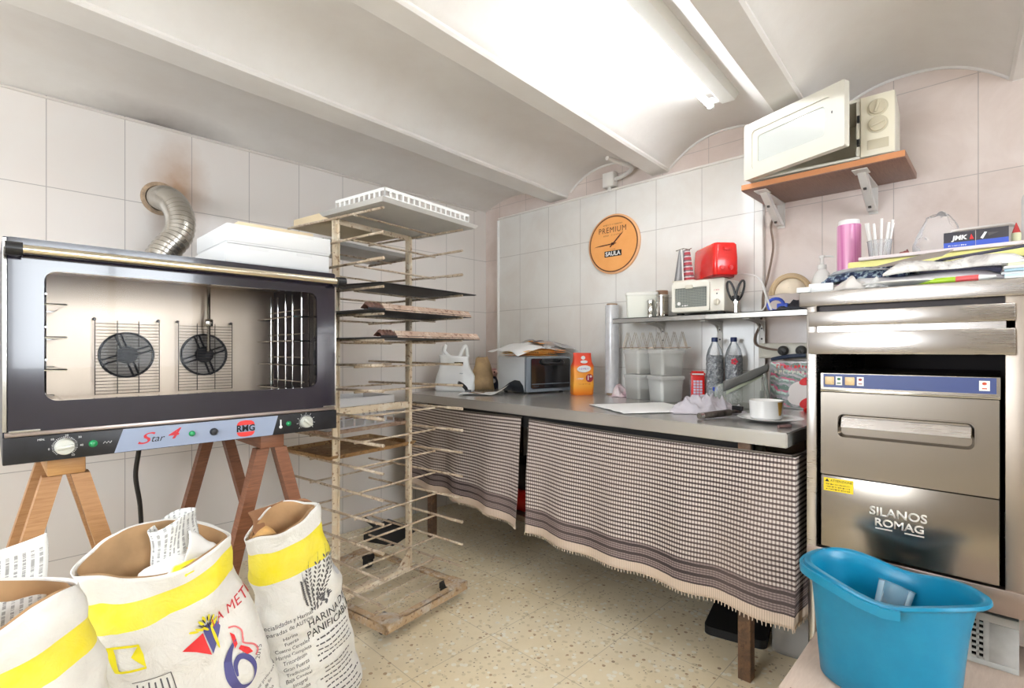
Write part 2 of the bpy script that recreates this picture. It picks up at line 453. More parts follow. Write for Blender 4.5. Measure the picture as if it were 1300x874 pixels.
# ------------------------------------------------------------------ convection oven on trestles
OX, OY, OZ = .028, 1.96, .889
OW, OD, OH = .955, .80, .627
M_ovenskin = mat('oven_blue_black_enamel', (34, 38, 52), .3)
M_ovenside = mat('oven_steel_side', (150, 150, 152), .35, .9)
M_doorglass = mat('oven_door_dark_glass', (34, 30, 44), .12, spec=.7, coat=.35)
M_cav = steel('oven_cavity_steel', (214, 197, 178), .36, (2, 2, 50), .35, .8)
ov = thing('convection_oven', 'wide black convection oven with glass door and two fans, raised on wooden trestles', 'oven', (OX, OY, OZ))
q = MB()
q.bx(0, .02, .012, OD, 0, OH, .003).bx(OW-.02, OW, .012, OD, 0, OH, .003)
q.bx(.02, OW-.02, .012, OD, OH-.02, OH, .003).bx(.02, OW-.02, .012, OD, 0, .075, .003).bx(.02, OW-.02, OD-.02, OD, .075, OH-.02)
q.obj('body', M_ovenskin, ov)
q = MB(); cx0, cx1, cz0, cz1, cy = .05, OW-.05, .125, .585, .50
q.bx(cx0, cx1, cy, cy+.01, cz0, cz1)
q.bx(cx0-.008, cx1+.008, .03, cy+.01, cz0-.008, cz0).bx(cx0-.008, cx1+.008, .03, cy+.01, cz1, cz1+.008)
cav = q.obj('cavity_liner', M_cav, ov)
M_darkrefl = steel('oven_side_dark_reflection', (84, 76, 76), .4, (2, 2, 50), .5)  # dark reflection painted into the colour of the cavity sides
MB().bx(cx0-.008, cx0, .03, cy+.01, cz0, cz1).obj('cavity_side', M_darkrefl, ov)
MB().bx(cx1, cx1+.008, .03, cy+.01, cz0, cz1).obj('cavity_side', M_darkrefl, ov)
# two fans behind wire guards
for fx in (.350, .616):
    fz = .296
    q = MB()
    B = basis((fx, cy-.002, fz), (1, 0, 0), (0, 0, 1))
    q.mi = 0; q.lathe([(.089, 0), (.089, .008), (.081, .008), (.081, 0)], (0, 0, 0), 40, B, False, False)
    q.lathe([(.034, 0), (.034, .012), (.026, .016), (.012, .017), (.001, .012)], (0, 0, 0), 28, B, True, True)
    for k in range(4):
        a = rad(20+90*k)
        for o_ in (-.009, .009):
            p = lambda r: B @ V((r*cos(a)-o_*sin(a), r*sin(a)+o_*cos(a), .008))
            q.tube([p(.032), p(.084)], .0038, 6)
    q.mi = 1
    q.lathe([(.0, .001), (.083, .001)], (0, 0, 0), 40, B, False, False)
    for k in range(24):
        a = 2*pi*k/24
        q.box((0, 0, 0), (.012, .0012, .003), 0, B @ Mx.Rotation(a, 4, 'Z') @ Mx.Translation((.066, 0, .004)) @ Mx.Rotation(.6, 4, 'Z'))
    q.obj('fan', [mat('fan_steel', (30, 29, 31), .5, .3), mat('fan_pale_disc', (168, 160, 152), .5, .3)], ov)
    q = MB()
    gx0, gx1, gz0, gz1 = fx-.100, fx+.100, .150, .415
    for k in range(23):
        z = gz0+(gz1-gz0)*k/22
        q.tube([(gx0, cy-.03, z), (gx1, cy-.03, z)], .0011, 5)
    for k in range(4):
        x = gx0+(gx1-gx0)*k/3
        q.tube([(x, cy-.033, gz0-.002), (x, cy-.033, gz1+.012)], .0016, 5)
    for x in (gx0, gx1): q.ball((x, cy-.02, gz1+.016), .006); q.cyl((x, cy, gz1+.016), (x, cy-.03, gz1+.016), .004, seg=8)
    q.obj('fan_guard', mat('guard_wire', (86, 80, 76), .35, .9), ov)
# wire tray guides left and right
for sx_, xa in ((1, cx0+.012), (-1, cx1-.012)):
    q = MB()
    for y in (.10, .26, .42):
        q.tube([(xa, y, cz0+.004), (xa, y, cz1-.03)], .003, 6)
        q.tube([(xa+.03*sx_, y, cz0+.004), (xa+.03*sx_, y, cz1-.03)], .003, 6)
    for z in (.155, .255, .352, .45):
        q.tube([(xa, .07, z), (xa+.075*sx_, .07, z), (xa+.075*sx_, .45, z), (xa, .45, z)], .0032, 6)
        q.tube([(xa+.03*sx_, .07, z+.03), (xa+.03*sx_, .45, z+.03)], .0025, 6)
    q.obj('tray_guide', M_chrome, ov)
q = MB(); q.tube([(.618, cy-.06, .58), (.618, cy-.06, .31)], .007, 8); q.box((.618, cy-.06, .43), (.03, .02, .03), .004)
q.obj('water_pipe', M_chrome, ov)
# door: dark glass with rounded clear window
q = MB()
DZ0, DZ1 = .088, .622
out = rrect(.010, OW-.010, DZ0, DZ1, .006, 8); inn = rrect(.083, .872, .170, .538, .03, 8)
B = basis((0, 0, 0), (1, 0, 0), (0, 0, 1))          # local z -> -Y
q.frame(out, inn, -.010, .022, B)
dr = q.obj('door', M_doorglass, ov)
q = MB(); q.prism(rrect(.084, .871, .171, .537, .029, 8), .012, .017, B)
q.obj('glass_pane', glassy('oven_clear_glass', (60, 58, 64), .03, .05), dr)
q = MB()
q.tube([(.03, -.066, .585), (OW-.012, -.066, .585)], .0125, 20)
q.obj('handle_bar', mat('handle_brass_chrome', (220, 210, 188), .16, 1), dr)
for x in (.022, OW-.006):
    q = MB(); q.cyl((x-.018, -.066, .585), (x+.016, -.066, .585), .018, seg=20); q.box((x, -.042, .583), (.03, .05, .03), .01)
    q.obj('handle_bracket', M_black, dr)
q = MB(); q.bx(.0, .008, -.012, .012, .09, .62)
q.obj('door_edge_strip', M_chrome, dr)
MB().bx(OW-.008, OW, -.012, .012, .09, .62).obj('door_edge_strip', M_chrome, dr)
MB().bx(.012, .075, -.026, -.022, .088, .093).obj('hinge_plate', M_chrome, dr)
MB().bx(OW-.06, OW-.014, -.026, -.022, .089, .094).obj('hinge_plate', M_chrome, dr)
q = MB(); q.bx(.004, OW-.004, -.012, .03, .074, .087, .002)
q.obj('drip_ledge', steel('pinkish_ledge_steel', (206, 192, 186), .35, dirt=.7), ov)
# control panel
q = MB(); q.bx(0, OW, -.018, .03, 0, .073, .003)
q.obj('control_panel', mat('panel_black', (38, 38, 42), .38, var=.3, scale=20), ov)
q = MB(); q.prism([(.240, .002), (.704, .002), (.724, .0715), (.262, .0715)], .0182, .0192, B)
q.obj('panel_stripe', mat('panel_grey_blue', (152, 164, 188), .35), ov)
def knob(x, z, r, parent, ang):
    q = MB(); BB = basis((x, -.018, z), (1, 0, 0), (0, 0, 1))
    q.lathe([(r, 0), (r, .004), (r*.93, .016), (r*.86, .018), (0.001, .018)], (0, 0, 0), 32, BB)
    q.box((0, 0, 0), (r*1.75, r*.42, .014), .003, BB @ Mx.Rotation(rad(ang), 4, 'Z') @ Mx.Translation((0, 0, .022)))
    k = q.obj('knob', mat('knob_silver', (206, 206, 196), .35, .25), parent)
    q = MB()
    for i in range(32):
        a = rad(-50+280*i/31)
        q.box((0, 0, 0), (.003 if i % 4 else .005, .0011, .0006), 0, BB @ Mx.Rotation(a, 4, 'Z') @ Mx.Translation((r*1.13, 0, .0005)))
    q.obj('dial_marks', M_white_ink, k)
    return BB
knob(.127, .037, .0235, ov, 10); knob(.829, .038, .0225, ov, -40)
for t_, x, z in (('0', .093, .033), ('10', .100, .060), ('20', .131, .068), ('30', .160, .06), ('40', .164, .036), ('50', .145, .010)):
    text('dial_number', t_, .008, M_white_ink, ov, basis((x, -.0183, z), (1, 0, 0), (0, 0, 1)))
text('dial_label', 'MIN.', .008, M_white_ink, ov, basis((.077, -.0183, .062), (1, 0, 0), (0, 0, 1)))
for x, z, r in ((.190, .037, .0085), (.445, .037, .0075), (.763, .038, .0075)):
    q = MB(); q.lathe([(r*1.25, 0), (r*1.25, .003), (r, .003), (r*.9, .008), (r*.5, .011), (.0005, .0115)], (0, 0, 0), 20, basis((x, -.018, z), (1, 0, 0), (0, 0, 1)))
    q.obj('indicator_light', M_green, ov)
q = MB(); q.lathe([(.0125, 0), (.0125, .006), (.009, .012), (.0005, .013)], (0, 0, 0), 20, basis((.510, -.018, .036), (1, 0, 0), (0, 0, 1)))
q.obj('push_button', M_black, ov)
q = MB()
q.tube([(.214+.004*k, -.0186, .037+(.003 if k % 2 else -.003)) for k in range(6)], .0008, 5)
q.obj('panel_symbol', M_white_ink, ov); q = MB()
q.ball((.734, -.0186, .028), .006, (1, .2, 1)); q.tube([(.734, -.0186, .03), (.734, -.0186, .055)], .0025, 6)
q.obj('panel_symbol', M_white_ink, ov); q = MB()
for k in range(9):
    a = rad(-40+260*k/8); q.tube([(.829+.03*cos(a), -.0186, .038+.03*sin(a)), (.829+.036*cos(a), -.0186, .038+.036*sin(a))], .0008, 5)
q.obj('panel_symbol', M_white_ink, ov)
Bp = lambda x, z: basis((x, -.0193, z), (1, 0, 0), (0, 0, 1))
text('lettering', 'S', .05, M_redink, ov, Bp(.310, .035), shear=.45, sx=1.5)
text('lettering', 'tar', .030, M_ink, ov, Bp(.348, .033), shear=.35)
text('lettering', '4', .046, M_redink, ov, Bp(.388, .042), shear=.45, sx=1.2, bold=.001)
q = MB()
cap = lambda s: [(-.030, s*.012), (-.026, s*.022), (-.018, s*.027), (0, s*.029), (.018, s*.027), (.026, s*.022), (.030, s*.012)]
for s_ in (1, -1): q.prism(cap(s_), 0, .0006, Bp(.612, .036))
q.obj('logo_badge', mat('logo_red', (232, 62, 58), .4), ov)
text('lettering', 'RMG', .031, M_ink, ov, basis((.612, -.0200, .036), (1, 0, 0), (0, 0, 1)), bold=.0008, sx=.95)
q = MB(); q.tube(catmull([V(p) for p in ((.40, .55, .01), (.40, .56, -.08), (.395, .60, -.2), (.42, .66, -.34), (.44, .74, -.52), (.47, .9, -.7), (.5, 1.1, -.8))], 6), .009, 10)
q.obj('power_cable', M_black, ov)
# flexible flue pipe from oven top into the wall
fl = thing('flue_pipe', 'silver corrugated flexible pipe bending from behind the oven up into the tiled wall', 'flue pipe', (.53, 2.74, OZ+OH+.004))
path = [V((0, .085, -.05)), V((.0, .085, 0.02)), V((.015, .10, .08)), V((.06, .125, .16)), V((.115, .15, .24)), V((.135, .19, .33)), V((.125, .25, .41)), V((.105, .32, .455)), V((.09, .40, .465))]
cp = catmull(path, 12)
MB().tube(cp, [.062+.0028*(1 if k % 3 == 0 else (-1 if k % 3 == 1 else 0)) for k in range(len(cp))], 28).obj('corrugated_pipe', mat('flue_aluminium', (196, 192, 184), .26, .95), fl)
q = MB(); q.lathe([(.085, 0), (.085, .006), (.066, .010), (.064, 0)], (.09, .389, .465), 28, Mx.Rotation(rad(90), 4, 'X'), False, False)
q.obj('wall_collar', mat('rusty_plaster', (196, 168, 138), .8, var=.3, scale=30), fl)
# trestles
M_w1 = None
def wood(name, a, b, sc=(3, 3, 40), rough=.5, wax=.0):
    if name in _m: return _m[name]
    q = NT(name); co = q.objc()
    n = q.noise(q.mapping(co, sc), 4, 5, .6, .8)
    n2 = q.noise(co, 5, 3)
    c = q.mix(q.ramp(n, [(.3, 0.0), (.7, 1.0)]), a, b); c = q.mix(q.math('MULTIPLY', n2, .35), c, tuple(x*.7 for x in b))
    q.set(Base_Color=c, Roughness=rough); q.bump(n, .08, .003); _m[name] = q.m; return q.m
def trestle(label, x, m1, m2, y0=1.975, y1=2.66, w=.086, spl=.20, bar=.05):
    t = thing('trestle', label, 'trestle', (x, y0, 0), 0)
    zt = OZ-.001
    MB().bx(-w/2, w/2, 0, y1-y0, zt-bar, zt, .004).obj('top_beam', m1, t)
    for y, dy in ((.028, -.02), (y1-y0-.028, .02)):
        for sgn in (-1, 1):
            q = MB(); hw, hd = .022, .024
            xt, xb = sgn*(w/2-.012), sgn*(w/2+spl)
            def lp(xc, yc, z): return [V((xc-hw, yc-hd, z)), V((xc+hw, yc-hd, z)), V((xc+hw, yc+hd, z)), V((xc-hw, yc+hd, z))]
            q.loft([lp(xt, y, zt-bar-.001), lp(xb, y+dy, 0)])
            q.obj('leg', m2, t, flat=True)
    return t
M_pine = wood('pine_wood', (214, 164, 104), (186, 130, 76)); M_walnut = wood('reddish_brown_wood', (158, 104, 74), (122, 76, 52))
M_pineleg = wood('pine_leg_wood', (202, 154, 108), (174, 124, 80))
trestle('light pine trestle under the dial end of the black oven', .162, M_pine, M_pineleg, y1=2.30)
trestle('reddish brown trestle under the oven, next to the trolley', .745, M_walnut, M_walnut)
# cake boxes on the oven
def carton(t, W, D, H, m):
    q = MB(); q.bx(0, W, 0, D, 0, H-.002, .002); q.obj('box_body', m, t)
    q = MB(); q.bx(-.003, W+.003, -.003, D+.003, H*.10, H, .003)
    q.obj('lid', m, t)
    for a_, b_ in ((.2, .38), (.66, .82)):
        MB().bx(W*a_, W*b_, -.0042, -.0030, H*.80, H*.99).obj('closing_tab', m, t)
bx_ = thing('cake_box', 'white cardboard box lying directly on the oven top', 'box', (.594, 2.005, OZ+OH+.001), 0)
carton(bx_, .384, .37, .072, M_whitep)
bx2 = thing('cake_box', 'white cardboard box stacked on top of the other white box', 'box', (.598, 2.0, OZ+OH+.074), 0)
carton(bx2, .384, .37, .070, M_whitep)
M_tan = mat('tan_card', (232, 212, 176), .75, var=.06, scale=4)
q = MB(); q.bx(.655, .945, 2.07, 2.30, OZ+OH+.1445, OZ+OH+.172, .002)
tag(q.obj('flat_carton', M_tan), 'flat tan cardboard carton lying on the white boxes', 'carton')
# ------------------------------------------------------------------ flour sacks
def sack_mat(name, band0, band1, slope=.0):
    q = NT(name); uv = q.sep(q.uv())
    wob = q.math('MULTIPLY', q.math('SUBTRACT', q.noise(q.objc(), 7, 4), .5), .035)
    vs_ = q.math('SUBTRACT', uv[1], q.math('MULTIPLY', q.sep(q.objc())[0], slope)); v = q.math('ADD', vs_, wob)
    inb = q.math('MULTIPLY', q.math('GREATER_THAN', v, band0), q.math('LESS_THAN', vs_, band1))
    paper = q.mix(q.ramp(q.noise(q.objc(), 6, 5), [(.35, 0.0), (.75, 1.0)]), (240, 238, 232), (222, 217, 210))
    fade = q.ramp(q.noise(q.objc(), 11, 5, .7), [(.3, .86), (.75, 1.0)])
    yel = q.mix(q.ramp(q.noise(q.objc(), 4, 3), [(.35, 0.0), (.65, 1.0)]), (248, 232, 52), (246, 226, 20))
    q.set(Base_Color=q.mix(q.math('MULTIPLY', inb, fade), paper, yel), Roughness=.62)
    n = q.noise(q.objc(), 17, 6, .6, 1.2); q.bump(n, .55, .012)
    return q.m
M_kraft = mat('brown_kraft_paper', (206, 164, 118), .8, var=.2, scale=6, bump=.5, bscale=18)
M_flour = mat('white_flour', (238, 234, 224), .9)
class Sack:
    def __init__(s, name, label, loc, rz, H, a0, b0, a1, b1, tilt, tiltx, rim, band, seed, shear=0.0, group='open flour sacks in front of the oven'):
        s.shear = shear; s.H, s.a0, s.b0, s.a1, s.b1, s.rim, s.seed = H, a0, b0, a1, b1, rim, seed
        s.R = Mx.Rotation(rad(tilt), 4, 'Y') @ Mx.Rotation(rad(tiltx), 4, 'X')
        s.t = thing(name, label, 'flour sack', loc, rz, group)
        nu, nv = 96, 56
        q = MB(); rings = []
        for j in range(nv+1):
            rings.append(q.ring([s.P(2*pi*i/nu, j/nv) for i in range(nu)]))
        q.skin(rings, True, True, False, uvs=lambda ii, jj: (jj/nu, ii/nv))
        o = q.obj('paper_outer', sack_mat(name+'_paper_'+str(seed), *band), s.t, solid=.003, ang=180)
        q = MB(); rings = []
        for j in range(15):
            rings.append(q.ring([s.P(2*pi*i/nu, 1-.42*j/14*1.0, -.010) for i in range(nu)]))
        q.skin(rings, True, False, True)
        o.data.polygons.foreach_set('use_smooth', [True]*len(o.data.polygons))
        q.obj('kraft_liner', M_kraft, s.t, ang=180)
    def P(s, th, t, off=0.0):
        k = t**.8
        bul = sin(pi*min(1, t*1.05))*.09
        a = (s.a0+(s.a1-s.a0)*k)*(1+bul); b = (s.b0+(s.b1-s.b0)*k)*(1+bul*1.6)
        if t < .06:
            f = .86+.14*math.sqrt(max(0, 1-(1-t/.06)**2)); a *= f; b *= f
        e = .62+.2*t
        c_, s_ = cos(th), sin(th)
        x = (a+off)*math.copysign(abs(c_)**e, c_); y = (b+off)*math.copysign(abs(s_)**e, s_)
        z = s.H*t
        if t > .5:
            z += s.rim(th)*((t-.5)/.5)**2
        p = V((x, y, z))
        n = V((c_, s_, 0))
        sd = V((s.seed*3.7, 0, 0))
        w = min(1, t*6)
        d = .020*(noise.noise(p*5.5+sd))+.011*(noise.noise(p*13+sd))+.016*(abs(noise.noise(V((p.x*9+p.z*7, p.y*9, p.z*9-p.x*4))+sd))-.2)
        p += n*d*w
        p = s.R @ p; p.x -= s.shear*p.z
        if p.z < .004: p.z = .004
        return p
    def warp(s, x0, z0, rot=0, off=.004):
        """x across the front, z up the sack, both in metres"""
        cr, sr = cos(rad(rot)), sin(rad(rot))
        def f(x, y):
            X, Z = x0+x*cr-y*sr, z0+x*sr+y*cr
            t = max(.02, min(.98, Z/s.H))
            th = -pi/2
            # find the angle whose flat x equals X
            lo, hi = -pi+.02, -.02
            for _ in range(22):
                m = (lo+hi)/2
                k = t**.8; a = (s.a0+(s.a1-s.a0)*k)*(1+sin(pi*min(1, t*1.05))*.09)
                e = .62+.2*t
                xx = a*math.copysign(abs(cos(m))**e, cos(m))
                if xx < X: lo = m
                else: hi = m
            return s.P(m, t, off)
        return f
def shape_on(name, polys, m, parent, warp, n=1):
    q = MB()
    for P in polys:
        # fan of small quads keeps the print on the curved paper
        P2 = []
        for i in range(len(P)):
            a, b = P[i], P[(i+1) % len(P)]
            for k in range(4): P2.append((a[0]+(b[0]-a[0])*k/4, a[1]+(b[1]-a[1])*k/4))
        cx = sum(p[0] for p in P2)/len(P2); cy = sum(p[1] for p in P2)/len(P2)
        rings = []
        for f in (1, .66, .33):
            rings.append([(cx+(x-cx)*f, cy+(y-cy)*f) for x, y in P2])
        R = [q.ring([warp(x, y) for x, y in L]) for L in rings]
        q.skin(R, True, False, True)
    return q.obj(name, m, parent, ang=180)
def ell(cx, cy, a, b, rot=0, n=10):
    c, s_ = cos(rad(rot)), sin(rad(rot))
    return [(cx+a*cos(t)*c-b*sin(t)*s_, cy+a*cos(t)*s_+b*sin(t)*c) for t in [2*pi*k/n for k in range(n)]]
def swash(pts, w):
    L, R = [], []
    for i, p in enumerate(pts):
        a, b = pts[max(0, i-1)], pts[min(len(pts)-1, i+1)]
        d = V((b[0]-a[0], b[1]-a[1])).normalized(); n = V((-d.y, d.x))
        L.append((p[0]+n.x*w[i], p[1]+n.y*w[i])); R.append((p[0]-n.x*w[i], p[1]-n.y*w[i]))
    return [[L[i], L[i+1], R[i+1], R[i]] for i in range(len(pts)-1)]
M_blueink = mat('blue_print', (82, 80, 140), .6); M_redflat = mat('red_flat_print', (232, 50, 52), .6)
M_pinkink = mat('pink_outline_print', (226, 120, 124), .6); M_yellowink = mat('yellow_print', (238, 222, 30), .6)
def meta_logo(S, x, z, k=1.0, rot=0):
    w = S.warp(x, z, rot)
    sc = lambda P: [(p[0]*k, p[1]*k) for p in P]
    shape_on('logo_triangle', [sc([(-.062, .004), (-.002, .016), (-.008, -.052)])], M_redflat, S.t, w)
    shape_on('logo_wing', [sc([(.002, .034), (.046, .030), (.046, .004), (-.004, -.052)])], M_blueink, S.t, w)
    w2 = S.warp(x, z, rot, .0052)
    P = [sc(ell(.020, -.012, .004, .036, -8))]
    for i, (px, py, r) in enumerate(((-.006, .032, 42), (.004, .048, 20), (.014, .056, 4), (.026, .052, -14), (.036, .040, -34), (.030, .022, -40), (.008, .024, 30), (.042, .026, -48), (-.020, .034, 58))):
        P.append(sc(ell(px, py, .0038, .013, r)))
    shape_on('logo_wheat_ear', P, M_yellowink, S.t, w2)
    w3 = S.warp(x, z, rot, .0062)
    P = [sc(ell(px, py, .0016, .010, r)) for px, py, r in ((.0, .040, 30), (.011, .050, 10), (.022, .053, -6), (.033, .045, -28), (.018, .030, 0), (.026, .034, -30), (.008, .034, 26))]
    shape_on('logo_wheat_line', P, M_ink, S.t, w3)

# middle sack
SM = Sack('flour_sack', 'open white flour sack with yellow band and a large blue 6, middle of three', (.472, 1.57, 0), -3, .685, .172, .12, .163, .066, -5, 2,
          lambda th: .055*max(0, sin(th))-.006*cos(th)-.02*max(0, -sin(th))-.012*sin(3*th), (.862, .958, .2), 1, .16)
meta_logo(SM, .040, .470, .92, 8)
text('lettering', 'LA META', .040, M_redink, SM.t, None, warp=SM.warp(.124, .512, 16), shear=.3, sx=.8, spacing=1.05)
w6 = SM.warp(.088, .345, 3)
six = [(.020, .082), (-.004, .060), (-.020, .030), (-.026, -.004), (-.016, -.036), (.008, -.046), (.028, -.030), (.034, .0), (.026, .026), (.010, .034), (-.006, .020), (-.012, -.004)]
six = [tuple(p) for p in catmull([V((x, y, 0)) for x, y in six], 4)]
wd = [.0015+.0095*abs(sin(pi*min(1, i/22))) if i < 22 else .0012+.006*abs(sin(pi*(i-22)/(len(six)-22))) for i in range(len(six))]
shape_on('large_numeral', swash(six, wd), M_blueink, SM.t, w6)
z8 = [(.014, .120), (.030, .114), (.040, .094), (.036, .072), (.034, .062), (.052, .044), (.056, .026), (.046, .016)]
z8 = [tuple(p) for p in catmull([V((x, y, 0)) for x, y in z8], 4)]
shape_on('swirl_outline', swash(z8, [.0022]*len(z8)), M_pinkink, SM.t, w6)
shape_on('swirl_fill', [[(.012, .108), (.020, .096), (.020, .068), (.010, .060)], [(.018, .054), (.030, .030), (.044, .028), (.040, .044), (.026, .060)]], M_redflat, SM.t, w6)
text('lettering', '2015', .018, M_greyink, SM.t, None, warp=SM.warp(.142, .365, 60))
for i, t_ in enumerate(('Consumir preferente', 'antes de fin', 'ver fecha')):
    text('small_print', t_, .012, M_greyink, SM.t, None, warp=SM.warp(.138, .275-.016*i, 14))
kq = SM.warp(-.112, .49, 0)
shape_on('yellow_badge', [[(-.034, .034), (.026, .034), (.026, .028), (-.034, .028)], [(-.034, .028), (-.022, .028), (-.022, -.030), (-.034, -.030)], [(-.034, -.030), (.026, -.030), (.026, -.024), (-.034, -.024)], [(.026, .034), (.026, -.026), (.004, .004)]], M_yellowink, SM.t, kq)
st = SM.warp(-.082, .395, 0)
shape_on('stamp_box', [[(-.040, .036), (.034, .036), (.034, .034), (-.040, .034)], [(.032, .036), (.034, .036), (.034, -.04), (.032, -.04)]]+[[(-.034+.011*k, .028-.004*(k % 2)), (-.031+.011*k, .028-.004*(k % 2)), (-.031+.011*k, -.04), (-.034+.011*k, -.04)] for k in range(6)], M_greyink, SM.t, st)
# right sack
SR = Sack('flour_sack', 'open white flour sack printed with grey wheat ears and HARINA, rightmost of three', (.785, 1.72, 0), 2, .655, .165, .125, .108, .052, -10, 2,
          lambda th: .012*cos(th)+.035*max(0, sin(th))-.01*sin(3*th), (.765, .915), 2)
for i, (t_, s_) in enumerate((('HARINA DE', .036), ('PANIFICABLE', .036))):
    text('lettering', t_, s_, M_ink, SR.t, None, warp=SR.warp(.062, .335-.034*i, 3), sx=.82)
rl = random.Random(3)
q_lines = []
for i in range(15):
    z = .306-.0175*i
    if i in (5,): continue
    L = rl.uniform(.052, .075)
    q_lines.append([(.075-L, z+.0022), (.075+L, z+.0022), (.075+L, z-.0022), (.075-L, z-.0022)])
def dashes(P, seed):
    out = []; r = random.Random(seed)
    for L in P:
        x, x1 = L[0][0], L[1][0]; z0, z1 = L[0][1], L[2][1]
        while x < x1-.004:
            w_ = r.uniform(.006, .018); out.append([(x, z0), (min(x+w_, x1), z0), (min(x+w_, x1), z1), (x, z1)]); x += w_+.0035
    return out
for L in q_lines:
    shape_on('small_print', dashes([L], int(L[0][1]*9999)), M_greyink, SR.t, SR.warp(-.006, -.034, 2))
for i, t_ in enumerate(('Especialidades y Harinas', 'preparadas de AUTOR', 'Harina', 'Fuerza', 'Cuatro Cereales', 'Harina Completa', 'Tritordeum', 'Gran Fuerza', 'Tradicional', 'Baja Candeal', 'Integral', 'Manitoba', 'Baguette', 'Centeno', 'Avena', 'Espelta', 'Soja', 'Malta', 'Vitalgrano')):
    text('small_print', t_, .0165 if i > 1 else .0175, M_greyink, SR.t, None, warp=SR.warp(-.070, .372-.0198*i-(.006 if i > 1 else 0), -2), sx=.9)
# printed wheat ears
P = []
for (x0, z0, x1, z1) in ((.020, .405, .030, .525), (.028, .400, .062, .535), (.040, .405, .092, .540), (.010, .425, .008, .50), (.05, .42, .112, .53)):
    d = V((x1-x0, z1-z0)); L = d.length; d.normalize(); an = math.degrees(math.atan2(d.y, d.x))
    for k in range(11):
        c = V((x0, z0))+d*L*k/10
        for sg in (-1, 1):
            n = V((-d.y, d.x))*sg*.006
            P.append(ell(c.x+n.x, c.y+n.y, .0065, .0026, an+sg*28, 7))
        if k > 6: P.append([(c.x, c.y), (c.x+d.x*.03+.002, c.y+d.y*.03), (c.x+d.x*.03+.003, c.y+d.y*.03)])
shape_on('printed_wheat', P, mat('grey_wheat_print', (96, 92, 92), .8), SR.t, SR.warp(-.008, -.030, 0))
P = [ell(.055+.014*rl.uniform(-2, 2), .405+.016*rl.uniform(-1, 1), .0075, .0026, rl.uniform(-10, 70), 7) for _ in range(16)]
shape_on('printed_grain', P, M_greyink, SR.t, SR.warp(-.008, -.02, 0))
shape_on('printed_droplet', [ell(.128, .475, .014, .024, 8, 14)], mat('pale_grey_print', (206, 206, 208), .7), SR.t, SR.warp(-.012, -.03, 0))
shape_on('print_mark', [ell(.166, .27, .006, .010, 0)], M_pinkink, SR.t, SR.warp(0, 0, 0))
text('lettering', 'L.A.', .020, M_ink, SR.t, None, warp=SR.warp(.168, .235, 70))
# left sack
SL = Sack('flour_sack', 'open white flour sack with yellow band, cut off by the left picture edge', (.105, 1.41, 0), -2, .690, .165, .12, .185, .070, -6, 3,
          lambda th: .04*max(0, sin(th))+.015*cos(th)-.012*sin(3*th), (.815, .90, .12), 3, .13)
meta_logo(SL, .095, .352, .95, 8)
text('lettering', 'LA META', .040, M_redink, SL.t, None, warp=SL.warp(.182, .392, 16), shear=.3, sx=.75)
w6 = SL.warp(.190, .300, 0)
shape_on('swirl_fill', [[(.002, .078), (.010, .070), (.008, .040), (.0, .030)], [(.006, .020), (.016, .0), (.020, .006), (.014, .026)]], M_redflat, SL.t, w6)
# things stuck in the sacks
M_print = NT('printed_paper'); _q = M_print; uvx = _q.sep(_q.uv())
_r = _q.math('FRACT', _q.math('MULTIPLY', uvx[0], 13)); _ln = _q.math('LESS_THAN', _r, .42)
_n = _q.math('GREATER_THAN', _q.noise(_q.comb(_q.math('MULTIPLY', _q.math('FLOOR', _q.math('MULTIPLY', uvx[0], 13)), 7.3), _q.math('MULTIPLY', uvx[1], 90)), 1, 3, .8), .47)
_mg = _q.math('MULTIPLY', _q.math('GREATER_THAN', uvx[1], .42), _q.math('LESS_THAN', uvx[1], .93))
_q.set(Base_Color=_q.mix(_q.math('MULTIPLY', _q.math('MULTIPLY', _ln, _n), _q.math('MULTIPLY', _mg, .6)), (238, 238, 234), (88, 86, 84)), Roughness=.7)
_q.bump(_q.noise(_q.objc(), 20, 5, .6, 1), .5, .01); M_print = M_print.m
def crumple(p, a, s, sd): return V((noise.noise(p*s+V((sd, 0, 0))), noise.noise(p*s+V((0, sd, 9))), noise.noise(p*s+V((5, 0, sd)))))*a
fp = thing('folded_paper_bag', 'folded white printed paper bag standing in the cut-off flour sack', 'paper bag', (.005, 1.415, .49), 8)
q = MB()
def fpg(u, v):
    p = V(((u-.5)*.17, .012*sin(pi*u)+.02*v, v*.28+.05*u*v)); return p+crumple(p, .008, 9, 2)
q.grid(fpg, 22, 22); q.obj('front_fold', M_print, fp, solid=.003, ang=180)
q = MB(); q.grid(lambda u, v: fpg(u, v*.96)+V((.004, .018, 0)), 22, 22); q.obj('rear_fold', M_print, fp, solid=.003, ang=180)
rb = thing('rolled_paper_bag', 'rolled printed paper bag sticking up out of the sack with the blue 6', 'paper bag', (.345, 1.575, .485), 4)
q = MB(); rings = []
for j in range(15):
    t = j/14; z = .275*t
    rings.append(q.ring([V(((.046+.010*cos(2*a))*cos(a), .036*sin(a)+.01*t, z+.018*cos(a)*t))+crumple(V((cos(a)*.06, sin(a)*.05, z)), .014, 12, 4) for a in [2*pi*k/36 for k in range(36)]]))
q.skin(rings, True, False, False, uvs=lambda i, j: (j/36*1.6, .42+.5*i/14)); q.obj('paper_roll', M_print, rb, solid=.003, ang=180)
q = MB()
q.grid(lambda u, v: V((.012+.075*u, -.046-.012*sin(pi*v), .08+.16*v*(1-.55*u)+.05*u))+crumple(V((u*.1, v*.2, .3)), .018, 11, 8), 16, 16)
q.obj('torn_flap', [mat('white_paper', (236, 234, 230), .7)], rb, solid=.003, ang=180)
q = MB()
q.grid(lambda u, v: V((.012+.055*u, -.040-.004*sin(pi*v), .10+.10*v*(1-.5*u)))+crumple(V((u*.1, v*.2, .6)), .012, 11, 5), 10, 10)
